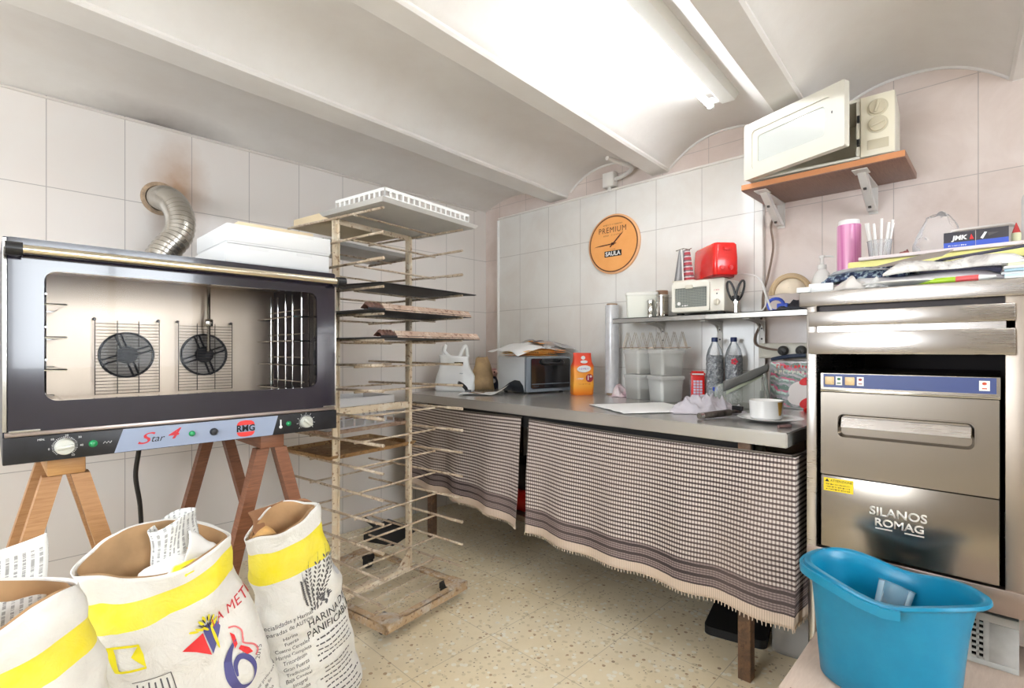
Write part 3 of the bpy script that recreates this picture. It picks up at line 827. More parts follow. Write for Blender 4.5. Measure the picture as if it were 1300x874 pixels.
q.obj('kraft_flap', M_kraft, rb, solid=.003, ang=180)
q = MB(); q.ball((0, 0, 0), .07, (1.25, .6, .6), 32, 20, None, lambda p: p+crumple(p, .03, 13, 3))
cw = thing('crumpled_paper_bag', 'crumpled white and yellow paper in the mouth of the middle flour sack', 'paper bag', (.350, 1.535, .640), 4)
_y = NT('white_yellow_paper'); _y.set(Base_Color=_y.mix(_y.ramp(_y.noise(_y.objc(), 9, 2), [(.52, 0.0), (.56, 1.0)]), (238, 237, 233), (244, 226, 44)), Roughness=.65); _y.bump(_y.noise(_y.objc(), 24, 5, .6, 1), .6, .012)
q.obj('crumpled_paper', _y.m, cw, ang=180)
br = thing('bread_roll', 'golden crusty roll showing in the mouth of the wheat-ear flour sack', 'bread', (.620, 1.72, .58), 10)
MB().ball((0, 0, 0), .045, (1.0, .8, 1.1), 24, 16, None, lambda p: p+crumple(p, .010, 20, 2)).obj('crust', mat('bread_crust', (226, 178, 112), .6, var=.25, scale=14, bump=.3), br)
kp = thing('kraft_paper', 'crumpled brown kraft paper bunched in the mouth of the wheat-ear sack', 'paper', (.685, 1.735, .585), 4)
MB().grid(lambda u, v: V(((u-.5)*.20, .03*sin(pi*u)-.01, v*.12*(1-.4*abs(u-.45))))+crumple(V((u*.3, v*.2, 1)), .022, 12, 1), 26, 14).obj('kraft_sheet', mat('dark_kraft', (168, 122, 88), .8, var=.2, bump=.5, bscale=20), kp, solid=.003, ang=180)
# ------------------------------------------------------------------ bakery trolley rack with trays
def rust_paint(name, a, b, c):
    q = NT(name); co = q.objc()
    n = q.noise(co, 16, 6, .7, .4); n2 = q.noise(co, 55, 4, .6)
    col = q.mix(q.ramp(n, [(.36, 0.0), (.52, 1.0)]), a, b); col = q.mix(q.ramp(n2, [(.56, 0.0), (.66, .85)]), col, c)
    q.set(Base_Color=col, Roughness=.6, Metallic=.15); q.bump(n2, .3, .003); return q.m
M_rackpost = rust_paint('worn_cream_rusty_paint', (238, 228, 208), (228, 210, 182), (156, 116, 82))
M_rod = rust_paint('rod_floury_steel', (222, 208, 188), (186, 166, 142), (120, 96, 76))
M_rackbase = rust_paint('rack_base_rust', (204, 196, 184), (188, 160, 126), (130, 96, 66))
rk = thing('rack_trolley', 'tall rusty cream bakery trolley rack with wire tray supports', 'trolley rack', (1.32, 2.215, 0), 8.3)
PXH = .225
for sx_ in (-1, 1):
    q = MB(); x = sx_*PXH
    q.bx(x-.015, x+.015, -.004, .004, .08, 1.80, .001).bx(x-.015, x-.010, -.016, .016, .08, 1.80, .001) if sx_ > 0 else q.bx(x-.015, x+.015, -.004, .004, .08, 1.80, .001).bx(x+.010, x+.015, -.016, .016, .08, 1.80, .001)
    q.obj('upright', M_rackpost, rk)
MB().bx(-PXH, PXH, -.010, -.004, .905, .940, .001).obj('middle_bar', M_rackpost, rk)
MB().bx(-PXH, PXH, -.010, -.004, 1.775, 1.80, .001).obj('top_bar', M_rackpost, rk)
# base: rectangular angle-iron frame with gusset plates on castors
bw, bd, b0, b1 = .252, .378, .045, .080
for n_, a in (('base_front_bar', (-bw, bw, -bd, -bd+.006)), ('base_rear_bar', (-bw, bw, bd-.006, bd)), ('base_side_bar', (-bw, -bw+.006, -bd, bd)), ('base_side_bar', (bw-.006, bw, -bd, bd))):
    q = MB(); q.bx(a[0], a[1], a[2], a[3], b0, b1, .001)
    if a[1]-a[0] > .1: q.bx(a[0], a[1], a[2] if a[2] < 0 else a[2]-.034, a[3] if a[2] > 0 else a[3]+.034, b1-.005, b1, .001)
    else: q.bx(a[0] if a[0] < 0 else a[0]-.034, a[1] if a[0] > 0 else a[1]+.034, a[2], a[3], b1-.005, b1, .001)
    q.obj(n_, M_rackbase, rk)
MB().bx(-bw, bw, -.02, .02, b0+.01, b1+.004, .002).obj('base_cross_bar', M_rackpost, rk)
for sx_ in (-1, 1):
    q = MB(); q.prism([(0, 0), (-sx_*.085, 0), (0, .085)], -.003, .003, basis((sx_*(PXH-.005), -.002, b1), (1, 0, 0), (0, 0, 1)))
    q.obj('upright_brace', M_rackpost, rk)
    for sy_ in (-1, 1):
        q = MB(); q.prism([(sx_*bw, sy_*bd), (sx_*(bw-.10), sy_*bd), (sx_*(bw-.10), sy_*(bd-.05)), (sx_*(bw-.06), sy_*(bd-.10)), (sx_*bw, sy_*(bd-.10))], b1, b1+.004)
        q.obj('corner_plate', M_rackbase, rk)
        c = MB(); cx, cy_ = sx_*(bw-.06), sy_*(bd-.085)
        c.box((cx, cy_, .064), (.05, .05, .03), .004); c.bx(cx-.022, cx-.016, cy_-.015, cy_+.02, .015, .06).bx(cx+.016, cx+.022, cy_-.015, cy_+.02, .015, .06)
        ca = c.obj('castor', M_blackm, rk)
        MB().cyl((cx-.014, cy_+.004, .0225), (cx+.014, cy_+.004, .0225), .022, seg=20).obj('castor_wheel', mat('grey_rubber', (70, 66, 62), .7), ca)
for k in range(7):
    y = -bd+.05+k*(2*bd-.1)/6
    MB().tube([(-bw, y, b0+.012), (bw, y, b0+.012)], .0035, 6).obj('base_wire', M_rod, rk)
LV = [.153+.1095*k for k in range(16)]
rr = random.Random(5)
for k, z in enumerate(LV):
    for sx_ in (-1, 1):
        x = sx_*(PXH+.018 if sx_ > 0 else PXH+.018); dz = rr.uniform(-.006, .006)
        q = MB(); q.tube([(x, -.352, z-dz), (x, 0, z), (x, .352, z+dz)], .0058, 7)
        if k in (2, 6, 7, 13): q.tube([(x, -.352, z-dz), (x, -.25, z-dz)], .0075, 7)
        q.obj('support_rod', M_rod, rk)
    for yy in (-.165, .165):
        if k == 15 and yy > 0: continue
        q = MB(); q.tube([(-PXH-.02, yy, z-.008), (PXH+.02, yy, z-.008)], .0048, 7); q.obj('cross_rod', M_rod, rk)
RM = Mx.Translation((1.32, 2.215, 0)) @ rotz(8.3)
def tray(name, label, m, k, x0, x1, y0, y1, rim=.02, lean=0, dz=0.0, cat='baking tray', group=None, lift=.0065):
    c = RM @ V(((x0+x1)/2, (y0+y1)/2, LV[k]+lift+dz))
    t = MB(); w, d = (x1-x0)/2, (y1-y0)/2; th = .002; f = rim*.45
    rings = [[(-w-f, -d-f, rim), (w+f, -d-f, rim), (w+f, d+f, rim), (-w-f, d+f, rim)],
             [(-w-f-.004, -d-f-.004, rim-.002), (w+f+.004, -d-f-.004, rim-.002), (w+f+.004, d+f+.004, rim-.002), (-w-f-.004, d+f+.004, rim-.002)],
             [(-w, -d, 0), (w, -d, 0), (w, d, 0), (-w, d, 0)]]
    inner = [[(-w-f+.003, -d-f+.003, rim), (w+f-.003, -d-f+.003, rim), (w+f-.003, d+f-.003, rim), (-w-f+.003, d+f-.003, rim)], [(-w+.003, -d+.003, th), (w-.003, -d+.003, th), (w-.003, d-.003, th), (-w+.003, d-.003, th)]]
    L = [inner[1], inner[0], rings[0], rings[1], rings[2]]
    t.loft([[V(p) for p in R] for R in L], True, True)
    o = t.obj(name, m, None, c, flat=True); o.rotation_euler = (rad(lean), 0, rad(8.3))
    return tag(o, label, cat, group)
M_trayg = steel('galvanised_tray', (222, 220, 216), .45, (3, 3, 3), .5, .35)
M_trayb = mat('black_baking_sheet', (34, 36, 42), .5, var=.3, scale=12)
M_trayr = rust_paint('floury_baked_steel', (206, 188, 170), (176, 150, 132), (110, 74, 58))
M_trayo = rust_paint('brown_rusty_tray', (184, 152, 108), (160, 122, 78), (104, 70, 44))
# top deck
tray('baking_tray', 'grey galvanised tray lying upside down across the top of the trolley', M_trayg, 15, -.275, .30, -.385, .02, .018)
ct = RM @ V((.01, -.205, LV[15]+.0265)); pc = thing('perforated_crate', 'white perforated plastic crate upon the topmost grey tray', 'crate', ct, 8.3)
def perforated(t, w, d, h, m, cells, rows, top=.012):
    th = .004
    MB().bx(-w, w, -d, d, 0, .004).obj('crate_floor', m, t)
    for nm, B, L in (('crate_side', basis((0, -d, 0), (1, 0, 0), (0, 0, 1)), w), ('crate_side', basis((0, d, 0), (-1, 0, 0), (0, 0, 1)), w), ('crate_side', basis((w, 0, 0), (0, 1, 0), (0, 0, 1)), d), ('crate_side', basis((-w, 0, 0), (0, -1, 0), (0, 0, 1)), d)):
        q = MB(); n = max(3, round(cells*L/w)); cw_ = 2*L/n
        q.bx(-L, L, h-top, h, -th, 0, 0, B).bx(-L, L, 0, .012, -th, 0, 0, B)
        for i in range(n+1):
            x = -L+i*cw_; q.bx(max(-L, x-.005), min(L, x+.005), .012, h-top, -th, 0, 0, B)
        for r in range(1, rows):
            z = .012+(h-top-.012)*r/rows; q.bx(-L, L, z-.003, z+.003, -th, 0, 0, B)
        q.obj(nm, m, t)
perforated(pc, .262, .165, .046, M_white, 16, 1)
for x_, y_ in ((-.232, .10), (-.232, .155)):
    pass
q = RM @ V((.0, .205, LV[15]+.007)); o = MB().box((0, 0, .0225), (.44, .28, .045), .002).obj('flat_carton', M_tan, None, q); o.rotation_euler = (0, 0, rad(8.3))
tag(o, 'tan cardboard carton on the rear half of the trolley top', 'carton')
tray('baking_tray', 'pale grey tray on the back side of the trolley, one level below its top', M_trayg, 14, -.26, .26, .03, .36, .018)
tray('baking_sheet', 'thin black baking sheet sloping on the trolley below two bare levels', M_trayb, 12, -.27, .315, -.37, .03, .006, 2.0, .008)
def rim_tray(label, k, x1, dx):
    c = RM @ V((dx, -.175, LV[k]+.0065)); t = thing('rimmed_tray', label, 'baking tray', c, 8.3, None)
    w, d = .30, .19; wl = .325
    q = MB(); q.bx(-wl, w, -d, d, 0, .003); q.bx(-wl, w, -d, -d+.002, 0, .010); q.obj('tray_sheet', M_trayb, t)
    q = MB()
    P = [(-d-.004, .003), (-d+.020, .032), (-d+.024, .032), (-d+.028, .003)]
    q.prism(P, -w*.80, w, basis((0, 0, 0), (0, 1, 0), (0, 0, 1)))
    q.obj('folded_rim', M_trayr, t)
    for i in range(4):
        q = MB(); x = -w*.80-.018*i
        q.grid(lambda u, v: V((x-.024*u, -d+.006+.05*v, .006+.026*sin(pi*v)*(.5+.5*sin(pi*u))+.004*u)), 8, 8)
        q.obj('brown_crust', mat('burnt_brown_crust', (110, 76, 64), .6, var=.4, scale=30), t, solid=.003, ang=180)
rim_tray('rimmed floury tray just under the black baking sheet', 11, .0, -.005)
rim_tray('rimmed floury tray second below the black sheet, sticking out furthest', 10, .0, .06)
tray('baking_tray', 'pale rusty tray on the back of the trolley, holding the white crate', M_trayr, 6, -.25, .25, .02, .36, .02)
tray('baking_tray', 'brown rusty tray on the back of the trolley, lowest of all trays', M_trayo, 5, -.25, .25, .0, .36, .02, 0)
c = RM @ V((-.02, .22, LV[6]+.0095)); wc = thing('perforated_crate', 'white perforated crate standing on the pale rusty rear tray', 'crate', c, 8.3)
perforated(wc, .22, .13, .15, mat('greyish_white_plastic', (222, 220, 220), .45), 7, 2, .04)
# on the floor behind the rack
dp = thing('dustpan', 'black dustpan lying on the floor by the left wall behind the trolley', 'dustpan', (1.83, 2.86, 0), 25)
q = MB(); q.loft([[V((-.15, -.10, .0)), V((.15, -.10, .0)), V((.15, -.10, .004)), V((-.15, -.10, .004))], [V((-.14, .12, .0)), V((.14, .12, .0)), V((.14, .12, .055)), V((-.14, .12, .055))]])
q.obj('pan', M_black, dp, flat=True)
MB().tube([(0, .12, .04), (0, .17, .07), (0, .21, .09)], .012, 10).obj('handle', M_black, dp)
# ------------------------------------------------------------------ steel worktop, legs, shelf below, check curtains
CZ = .92
wt = thing('worktop_table', 'long stainless steel worktop table along the right wall', 'work table', (2.39, 1.7, 0))
cm = Mx.Translation((-2.39, -1.7, 0))
outl = [(1.893, .535), (2.868, .535), (2.868, 2.90), (1.955, 2.90)]
q = MB(); q.prism(outl, CZ-.052, CZ, cm); bmesh.ops.bevel(q.bm, geom=q.bm.edges[:], offset=.004, segments=2, affect='EDGES')
q.obj('steel_top', M_steel_dull, wt)
M_legw = rust_paint('rusty_square_tube', (124, 92, 66), (96, 74, 58), (70, 52, 42))
for x, y in ((1.938, .685), (2.0, 2.66), (2.82, .69), (2.82, 2.66)):
    q = MB(); q.box((x-2.39, y-1.7, (CZ-.053)/2), (.045, .045, CZ-.053), .003); q.obj('leg', M_legw, wt)
q = MB(); q.prism([(1.96, .68), (2.84, .68), (2.84, 2.66), (2.02, 2.66)], .285, .315, cm); q.obj('lower_shelf', wood('dark_shelf_board', (128, 112, 98), (98, 84, 74)), wt)
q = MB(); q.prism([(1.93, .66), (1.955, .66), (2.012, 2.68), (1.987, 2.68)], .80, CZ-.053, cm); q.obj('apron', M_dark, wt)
def gingham():
    q = NT('brown_check_cloth'); uv = q.sep(q.uv()); u, v = uv[0], uv[1]
    row = q.math('LESS_THAN', q.math('FRACT', q.math('DIVIDE', v, .0178)), .44)
    col = q.math('LESS_THAN', q.math('FRACT', q.math('DIVIDE', u, .0105)), .42)
    c = q.mix(col, (214, 204, 195), (146, 130, 123)); dk = q.mix(col, (88, 72, 69), (44, 36, 38)); c = q.mix(row, c, dk)
    w = q.math('MULTIPLY', q.math('SUBTRACT', q.noise(q.comb(q.math('MULTIPLY', u, 5), 0, 0), 3, 2), .5), .008)
    vv = q.math('ADD', v, w)
    # border stripes and the pale fringed hem
    inb = q.math('LESS_THAN', vv, .128)
    b1 = q.math('LESS_THAN', q.math('FRACT', q.math('DIVIDE', vv, .036)), .34)
    fine = q.math('LESS_THAN', q.math('FRACT', q.math('DIVIDE', vv, .009)), .45)
    band = q.mix(b1, q.mix(fine, (148, 132, 128), (92, 78, 78)), (52, 42, 44)); band = q.mix(q.math('MULTIPLY', col, .35), band, (60, 50, 50))
    c = q.mix(inb, c, band)
    fr = q.math('LESS_THAN', vv, .042)
    thread = q.math('LESS_THAN', q.math('FRACT', q.math('DIVIDE', u, .007)), .3)
    c = q.mix(fr, c, q.mix(q.math('MULTIPLY', thread, .5), (220, 200, 180), (150, 130, 112)))
    q.set(Base_Color=q.mix(q.ramp(q.noise(q.objc(), 3, 4), [(.3, 0.0), (.8, .25)]), c, (160, 140, 130)), Roughness=.85); return q.m
M_check = gingham()
M_toprod = mat('curtain_rod', (120, 112, 104), .4, .8)
def curtain(label, y0, y1, zt0, zt1, zb0, zb1, amp, ph, nf, wrapf=0.0):
    """hung along the counter front from y0 (near end) to y1; t=0 near"""
    fx = lambda y: 1.905+(y-.535)*(1.955-1.893)/2.365
    L = y1-y0
    t = thing('curtain', label, 'curtain', (fx(y0), y0, .86), 0, None)
    q = MB(); nu, nv = 150, 46
    def f(u, v):      # v 0 bottom .. 1 top
        y = y0+L*max(0, (u-wrapf)/(1-wrapf)); xo = .26*max(0, wrapf-u)/max(wrapf, 1e-6) if wrapf else 0; zt = zt0+(zt1-zt0)*u-.010*sin(pi*u); zb = zb0+(zb1-zb0)*u+.012*noise.noise(V((y*3, ph, 0)))
        z = zb+(zt-zb)*v
        d = 1-v
        a = amp*(d**.8)*(sin(nf*2*pi*u+ph+1.2*noise.noise(V((u*4, ph, 2))))*.6+.5*noise.noise(V((u*nf*1.7, v*.8, ph)))+.75) + .012*noise.noise(V((y*2.2, z*1.5, ph*3)))*d
        yy = y+.012*d*noise.noise(V((u*9, v*2, ph+7)))
        return V((fx(y)-.012*d-(a if not xo else a*.4)-fx(y0)+xo, yy-y0, z-.86))
    q.grid(f, nu, nv, lambda u, v: (u*L*1.04, v*(zt0-zb0)))
    q.obj('check_cloth', M_check, t, solid=.002, ang=180)
    # fringe threads
    q = MB(); n = int(L/.012)
    for i in range(n+1):
        u = min(1, i/n); p = f(u, 0)
        q.tube([p+V((0, 0, .002)), p+V((.001*rr.uniform(-1, 1), .002*rr.uniform(-1, 1), -.010-.004*rr.random()))], [.0028, .0015], 4)
    fo = q.obj('fringe', mat('cream_fringe', (214, 196, 176), .9), t); fo['kind'] = 'stuff'
    q = MB(); q.tube([f(k/20, 1)+V((.004, 0, .004)) for k in range(21)], .004, 6); q.obj('hanging_wire', M_toprod, t)
curtain('long brown check curtain under the worktop, right of the gap', .512, 1.76, .842, .846, .262, .272, .020, .4, 5, .14)
curtain('shorter brown check curtain under the far end of the worktop', 1.815, 2.88, .852, .856, .295, .345, .022, 2.3, 4)
# things on the lower shelf seen through the gap
cr = thing('storage_crate', 'red plastic crate behind the gap between the check curtains', 'crate', (2.20, 1.93, .3155), 0)
q = MB(); q.bx(-.15, .15, -.17, .17, 0, .10, .006); q.obj('crate_body', M_red, cr); MB().bx(-.157, .157, -.177, .177, .1005, .118, .004).obj('crate_rim', M_red, cr)
q = MB(); q.bx(-.02, .30, -.15, .15, 0, .14, .006); bb = q.obj('cardboard_box', mat('dark_carton', (70, 62, 60), .8), None, (2.08, 1.93, .434)); tag(bb, 'dark box resting on the red crate behind the curtain gap', 'box')
q = MB(); q.lathe([(.05, 0), (.05, .17), (.03, .21), (.02, .24)], (0, 0, 0), 20); bb = q.obj('cleaning_bottle', mat('dark_blue_plastic', (40, 52, 92), .4), None, (2.16, 1.90, .575)); tag(bb, 'dark blue bottle standing behind the gap between curtains', 'bottle')
q = MB(); q.prism(rrect(-.16, .16, -.12, .12, .03), 0, .035); bb = q.obj('oven_tray', M_blackm, None, (2.30, .84, 0)); bb.rotation_euler = (0, 0, rad(12)); tag(bb, 'black tray on the floor behind the rusty table leg', 'tray')
# ------------------------------------------------------------------ on the worktop
def cloth_blob(q, w, d, h, seed, n=28, fold=9):
    def f(u, v):
        x, y = (u-.5)*2, (v-.5)*2
        r = min(1, (abs(x)**2.4+abs(y)**2.4)**(1/2.4))
        p = V((x*w, y*d, 0)); nn = noise.noise(V((x*w*fold*1.6, y*d*fold*1.6, seed)))
        n2_ = noise.noise(V((x*w*fold*3.7, y*d*fold*2.6, seed+3))); z = h*(max(0, 1-r**3))*(.25+1.15*(1-min(1, 2.6*abs(nn)))**1.6*.7+.35*(1-min(1, 2.4*abs(n2_))))+.002
        return V((x*w*(1+.12*noise.noise(V((y*2, seed, 1)))), y*d*(1+.15*noise.noise(V((x*2, seed, 5)))), z))
    return q.grid(f, n, n)
wb = thing('plastic_bag', 'white plastic carrier bag with looped handles at the far end of the worktop', 'bag', (2.29, 2.78, CZ), -50)
q = MB(); rings = []
for j in range(19):
    t = j/18; z = .245*t; a = .135*(1-.18*t)+.012*sin(6*t); b = .055*(1-.3*t)
    rings.append(q.ring([V((a*math.copysign(abs(cos(k))**.7, cos(k)), b*math.copysign(abs(sin(k))**.7, sin(k)), z))+crumple(V((cos(k)*.13, sin(k)*.06, z)), .016*min(1, 5*t+.2), 11, 6) for k in [2*pi*i/48 for i in range(48)]]))
q.skin(rings, True, True, True); M_bag = mat('white_bag_film', (240, 240, 238), .35); q.obj('bag_body', M_bag, wb, ang=180)
for sx_ in (-1, 1):
    q = MB(); x0 = .06*sx_
    q.tube(catmull([V((x0-.03*sx_, -.012, .235)), V((x0-.012, -.014, .275)), V((x0+.008*sx_, -.008, .315)), V((x0+.020*sx_, .004, .30)), V((x0+.028*sx_, .008, .235))], 5), [.013]*21, 8)
    q.obj('bag_handle', M_bag, wb)
MB().box((.035, -.058, .195), (.062, .004, .018)).obj('printed_label', mat('dark_gold_label', (58, 46, 26), .5), wb)
scribble('small_print', 5, .052, .011, mat('gold_print', (204, 184, 120), .5), wb, basis((.035, -.0602, .195), (1, 0, 0), (0, 0, 1)))
scribble('small_print', 3, .022, .008, mat('slate_print', (120, 130, 140), .6), wb, basis((.055, -.066, .125), (1, 0, 0), (0, 0, 1)))
bb = thing('paper_bag', 'crumpled brown paper bag right behind the white carrier bag', 'bag', (2.51, 2.74, CZ), -45)
q = MB(); rings = []
for j in range(17):
    t = j/16; z = .235*t; a = .085*(1-.5*t**1.6); b = .05*(1-.72*t)
    rings.append(q.ring([V((a*math.copysign(abs(cos(k))**.6, cos(k)), b*math.copysign(abs(sin(k))**.6, sin(k)), z))+crumple(V((cos(k)*.09, sin(k)*.05, z)), .010, 16, 2) for k in [2*pi*i/40 for i in range(40)]]))
q.skin(rings, True, True, True); q.obj('bag_body', mat('bag_brown_paper', (198, 166, 122), .8, var=.25, bump=.5, bscale=22), bb, ang=180)
kn = thing('palette_knife', 'black handled scraper leaning on the white carrier bag', 'scraper', (2.215, 2.575, CZ), 0)
q = MB(); q.tube(catmull([V((-.05, .02, .072)), V((-.03, .015, .062)), V((0, .008, .035)), V((.012, .004, .014))], 5), [.011]*6+[.0125]*6+[.010]*4, 10); q.obj('handle', M_black, kn)
MB().box((.016, .0, .011), (.03, .035, .0215), .002).obj('blade_collar', mat('grey_metal_part', (120, 122, 126), .4, .7), kn)
fg = thing('doll_figurine', 'tiny pink-faced figurine in dark clothes beside the grey-sided oven', 'figurine', (2.665, 2.78, CZ), -60)
q = MB(); q.lathe([(.035, 0), (.038, .02), (.030, .06), (.02, .085), (.012, .09)], (0, 0, 0), 20); q.obj('body', mat('navy_cloth', (44, 50, 72), .7), fg)
MB().ball((0, 0, .115), .030, (1, .95, 1)).obj('head', mat('doll_skin', (226, 180, 168), .5), fg)
q = MB(); q.ball((-.012, -.026, .122), .0055); q.obj('eye', M_black, fg); MB().ball((.012, -.026, .122), .0055).obj('eye', M_black, fg)
q = MB(); q.ball((.0, 0, .14), .016, (1.4, 1, .6)); q.obj('hat', mat('dusty_pink', (206, 150, 150), .7), fg)
q = MB(); q.ball((0, -.02, .05), .022, (1, .7, 1.2)); q.obj('apron', M_whitep, fg)
# grey-white toaster oven
to = thing('toaster_oven', 'white sided toaster oven with dark glass front, below a heap of paper bags', 'toaster oven', (2.42, 2.22, CZ), -9)
tw, td, th_ = .385, .32, .245
M_tow = mat('toaster_white', (226, 230, 234), .3); M_tod = mat('toaster_charcoal', (46, 50, 56), .3); M_tog = mat('toaster_grey_trim', (132, 140, 148), .35)
q = MB(); q.bx(0, tw, .018, td, .012, th_, .008); q.obj('body', M_tow, to)
for x in (.04, tw-.04):
    for y in (.05, td-.04): MB().cyl((x, y, 0), (x, y, .014), .014, seg=12).obj('foot', M_black, to)
q = MB(); q.prism(rrect(0, tw, .012, th_-.002, .012, 4), 0, .02, basis((0, .02, 0), (1, 0, 0), (0, 0, 1))); q.obj('front_frame', M_tog, to)
q = MB(); q.prism(rrect(.035, tw-.012, .035, th_-.014, .012, 4), 0, .008, basis((0, -.0, 0), (1, 0, 0), (0, 0, 1))); dd = q.obj('door', mat('toaster_dark_glass', (30, 32, 36), .08, spec=.8, coat=.5), to)
q = MB(); P = catmull([V((.125, -.008, .215)), V((.13, -.03, .205)), V((.16, -.036, .197)), V((.21, -.038, .195)), V((.26, -.036, .197)), V((.29, -.03, .205)), V((.295, -.008, .215))], 4)
q.tube(P, .011, 10); q.obj('handle', M_black, dd)
q = MB(); q.bx(.04, tw-.015, -.0095, -.008, .062, .066); q.obj('door_strip', M_tog, dd)
scribble('small_print', 6, .045, .009, M_greyink, to, basis((.075, -.0086, .05), (1, 0, 0), (0, 0, 1)))
q = MB(); sw = [(.02, .012), (.03, .05), (.06, .085), (.10, .095), (.15, .082), (.22, .045), (.30, .013)]; sw2 = [(.0, .012)]
q.prism([(td-x, z) for x, z in [(0.02, .012), (.035, .055), (.07, .085), (.12, .088), (.18, .068), (.24, .035), (.285, .013)]], 0, .005, basis((-.0005, 0, 0), (0, -1, 0), (0, 0, 1)) @ Mx.Translation((-td, 0, 0)))
q.obj('side_vent_panel', M_tod, to)
# bags on the toaster oven
TM = Mx.Translation((2.42, 2.22, CZ+th_+.001)) @ rotz(-9)
def on_toaster(x, y, z=0): return TM @ V((x, y, z))
pb = thing('bread_bag_stack', 'orange printed paper bread bags heaped on the toaster oven', 'paper bags', on_toaster(.16, .15), -9)
for i, (x, y, z, r, c_) in enumerate(((0, 0, 0, 0, (226, 152, 70)), (-.05, -.03, .016, 8, (236, 176, 96)), (.06, -.02, .022, -10, (214, 140, 66)))):
    q = MB()
    q.grid(lambda u, v: V(((u-.5)*.27, (v-.5)*.24, .004+.02*sin(pi*u)*sin(pi*v)))+crumple(V((u*.3, v*.3, i)), .007, 14, i), 20, 16)
    q.grid(lambda u, v: V(((u-.5)*.27, (v-.5)*.24-.002, .016+.028*sin(pi*u)*sin(pi*v)))+crumple(V((u*.3, v*.3, i)), .007, 14, i), 20, 16)
    o = q.obj('folded_bag', mat('orange_bag_%d' % i, c_, .6, col2=tuple(min(255, k*1.22) for k in c_), scale=12), pb, (x, y, z), solid=.002, ang=180); o.rotation_euler = (0, 0, rad(r))
for x in (-.10, .06):
    scribble('small_print', 7, .075, .014, mat('brown_print', (132, 66, 30), .6), pb, basis((x, -.156, .022), (1, 0, .05), (0, .35, 1)))
pw = thing('paper_sheets', 'loose white paper and film draped over the heap of orange bread bags', 'paper', on_toaster(.17, .16, .035), -9)
def drape(u, v, s_): 
    x, y = (u-.5), (v-.5)
    return V((x*.50, y*.34, .055-.20*x*x-.16*y*y*(1 if y < 0 else .4)))+crumple(V((u*.5, v*.4, s_)), .022, 8, s_)
q = MB(); q.grid(lambda u, v: drape(u, v, 2), 26, 20); q.obj('white_sheet', mat('sheet_white', (238, 238, 236), .6), pw, solid=.001, ang=180)
q = MB(); q.grid(lambda u, v: drape(u*.6+.35, v*.9, 5)+V((.05, -.02, .015)), 20, 16); q.obj('clear_film', glassy('clear_film', (240, 240, 242), .15, .22), pw, ang=180)
q = MB(); q.grid(lambda u, v: drape(u*.3+.42, v*.5+.1, 7)+V((.0, -.01, .014)), 14, 12); q.obj('orange_bag_end', mat('orange_bag_0', (226, 152, 70)), pw, solid=.001, ang=180)
q = MB(); q.grid(lambda u, v: drape(u*.28+.36, v*.14+.22, 9)+V((.0, -.0, .020)), 14, 8); q.obj('dark_print_band', mat('dark_band', (70, 62, 70), .6), pw, solid=.001, ang=180)
sh = thing('paper_sheet', 'white paper sheet with a golden label, before the toaster oven', 'paper', (2.255, 2.44, CZ+.002), -52)
q = MB(); q.grid(lambda u, v: V(((u-.5)*.30, (v-.5)*.24, .10*max(0, u-.72)**1.2*2.2+.004*sin(5*u+3*v)+.004)), 24, 12); q.obj('white_sheet', mat('sheet_white', (238, 238, 236)), sh, solid=.001, ang=180)
MB().grid(lambda u, v: V(((u-.5)*.10-.04, (v-.5)*.05-.055, .0105+.002*sin(9*u))), 8, 4).obj('gold_label', mat('gold_label', (150, 116, 62), .5, var=.4, scale=50), sh, solid=.001)
# orange flour packet
fb = thing('flour_packet', 'orange one kilo paper packet marked 1 beside the toaster oven', 'packet', (2.645, 1.945, CZ), -34)
q = MB(); rings = []
for j, (z, a, b) in enumerate(((0, .064, .036), (.008, .068, .040), (.06, .070, .043), (.13, .069, .042), (.185, .071, .034), (.215, .060, .022), (.245, .058, .010), (.268, .058, .006))):
    rings.append(q.ring([V((a*math.copysign(abs(cos(k))**.35, cos(k)), b*math.copysign(abs(sin(k))**.35, sin(k)), z))+crumple(V((cos(k)*.07, sin(k)*.04, z)), .004, 22, 3) for k in [2*pi*i/40 for i in range(40)]]))
q.skin(rings, True, True, True)
_o = NT('orange_packet_print'); _z = _o.sep(_o.objc())[2]
_o.set(Base_Color=_o.ramp(_o.math('DIVIDE', _z, .27), [(.0, (236, 120, 30)), (.25, (246, 172, 58)), (.62, (246, 150, 44)), (.72, (232, 78, 36)), (1, (226, 66, 40))]), Roughness=.35)
q.obj('packet_body', _o.m, fb, ang=60)
q = MB(); q.prism(ell(0, .168, .046, .022, 4, 24), 0, .0012, basis((-.004, -.0465, 0), (1, 0, 0), (0, 0, 1))); q.obj('white_label', M_white_ink, fb)
scribble('small_print', 8, .068, .014, mat('lilac_print', (186, 160, 196), .6), fb, basis((-.004, -.0480, .168), (1, 0, 0), (0, .02, 1)))
q = MB(); q.prism(ell(.032, .110, .024, .026, 0, 24), 0, .0015, basis((0, -.0475, 0), (1, 0, 0), (0, 0, 1))); q.obj('price_disc', mat('dark_red_disc', (160, 34, 48), .5), fb)
text('lettering', '1º', .040, M_white_ink, fb, basis((.030, -.0494, .110), (1, 0, 0), (0, 0, 1)), bold=.001)
scribble('small_print', 5, .045, .013, M_white_ink, fb, basis((-.028, -.0476, .105), (1, 0, 0), (0, 0, 1))); scribble('small_print', 9, .08, .006, mat('dark_orange_print', (196, 96, 30), .6), fb, basis((0, -.0478, .072), (1, 0, 0), (0, 0, 1)))
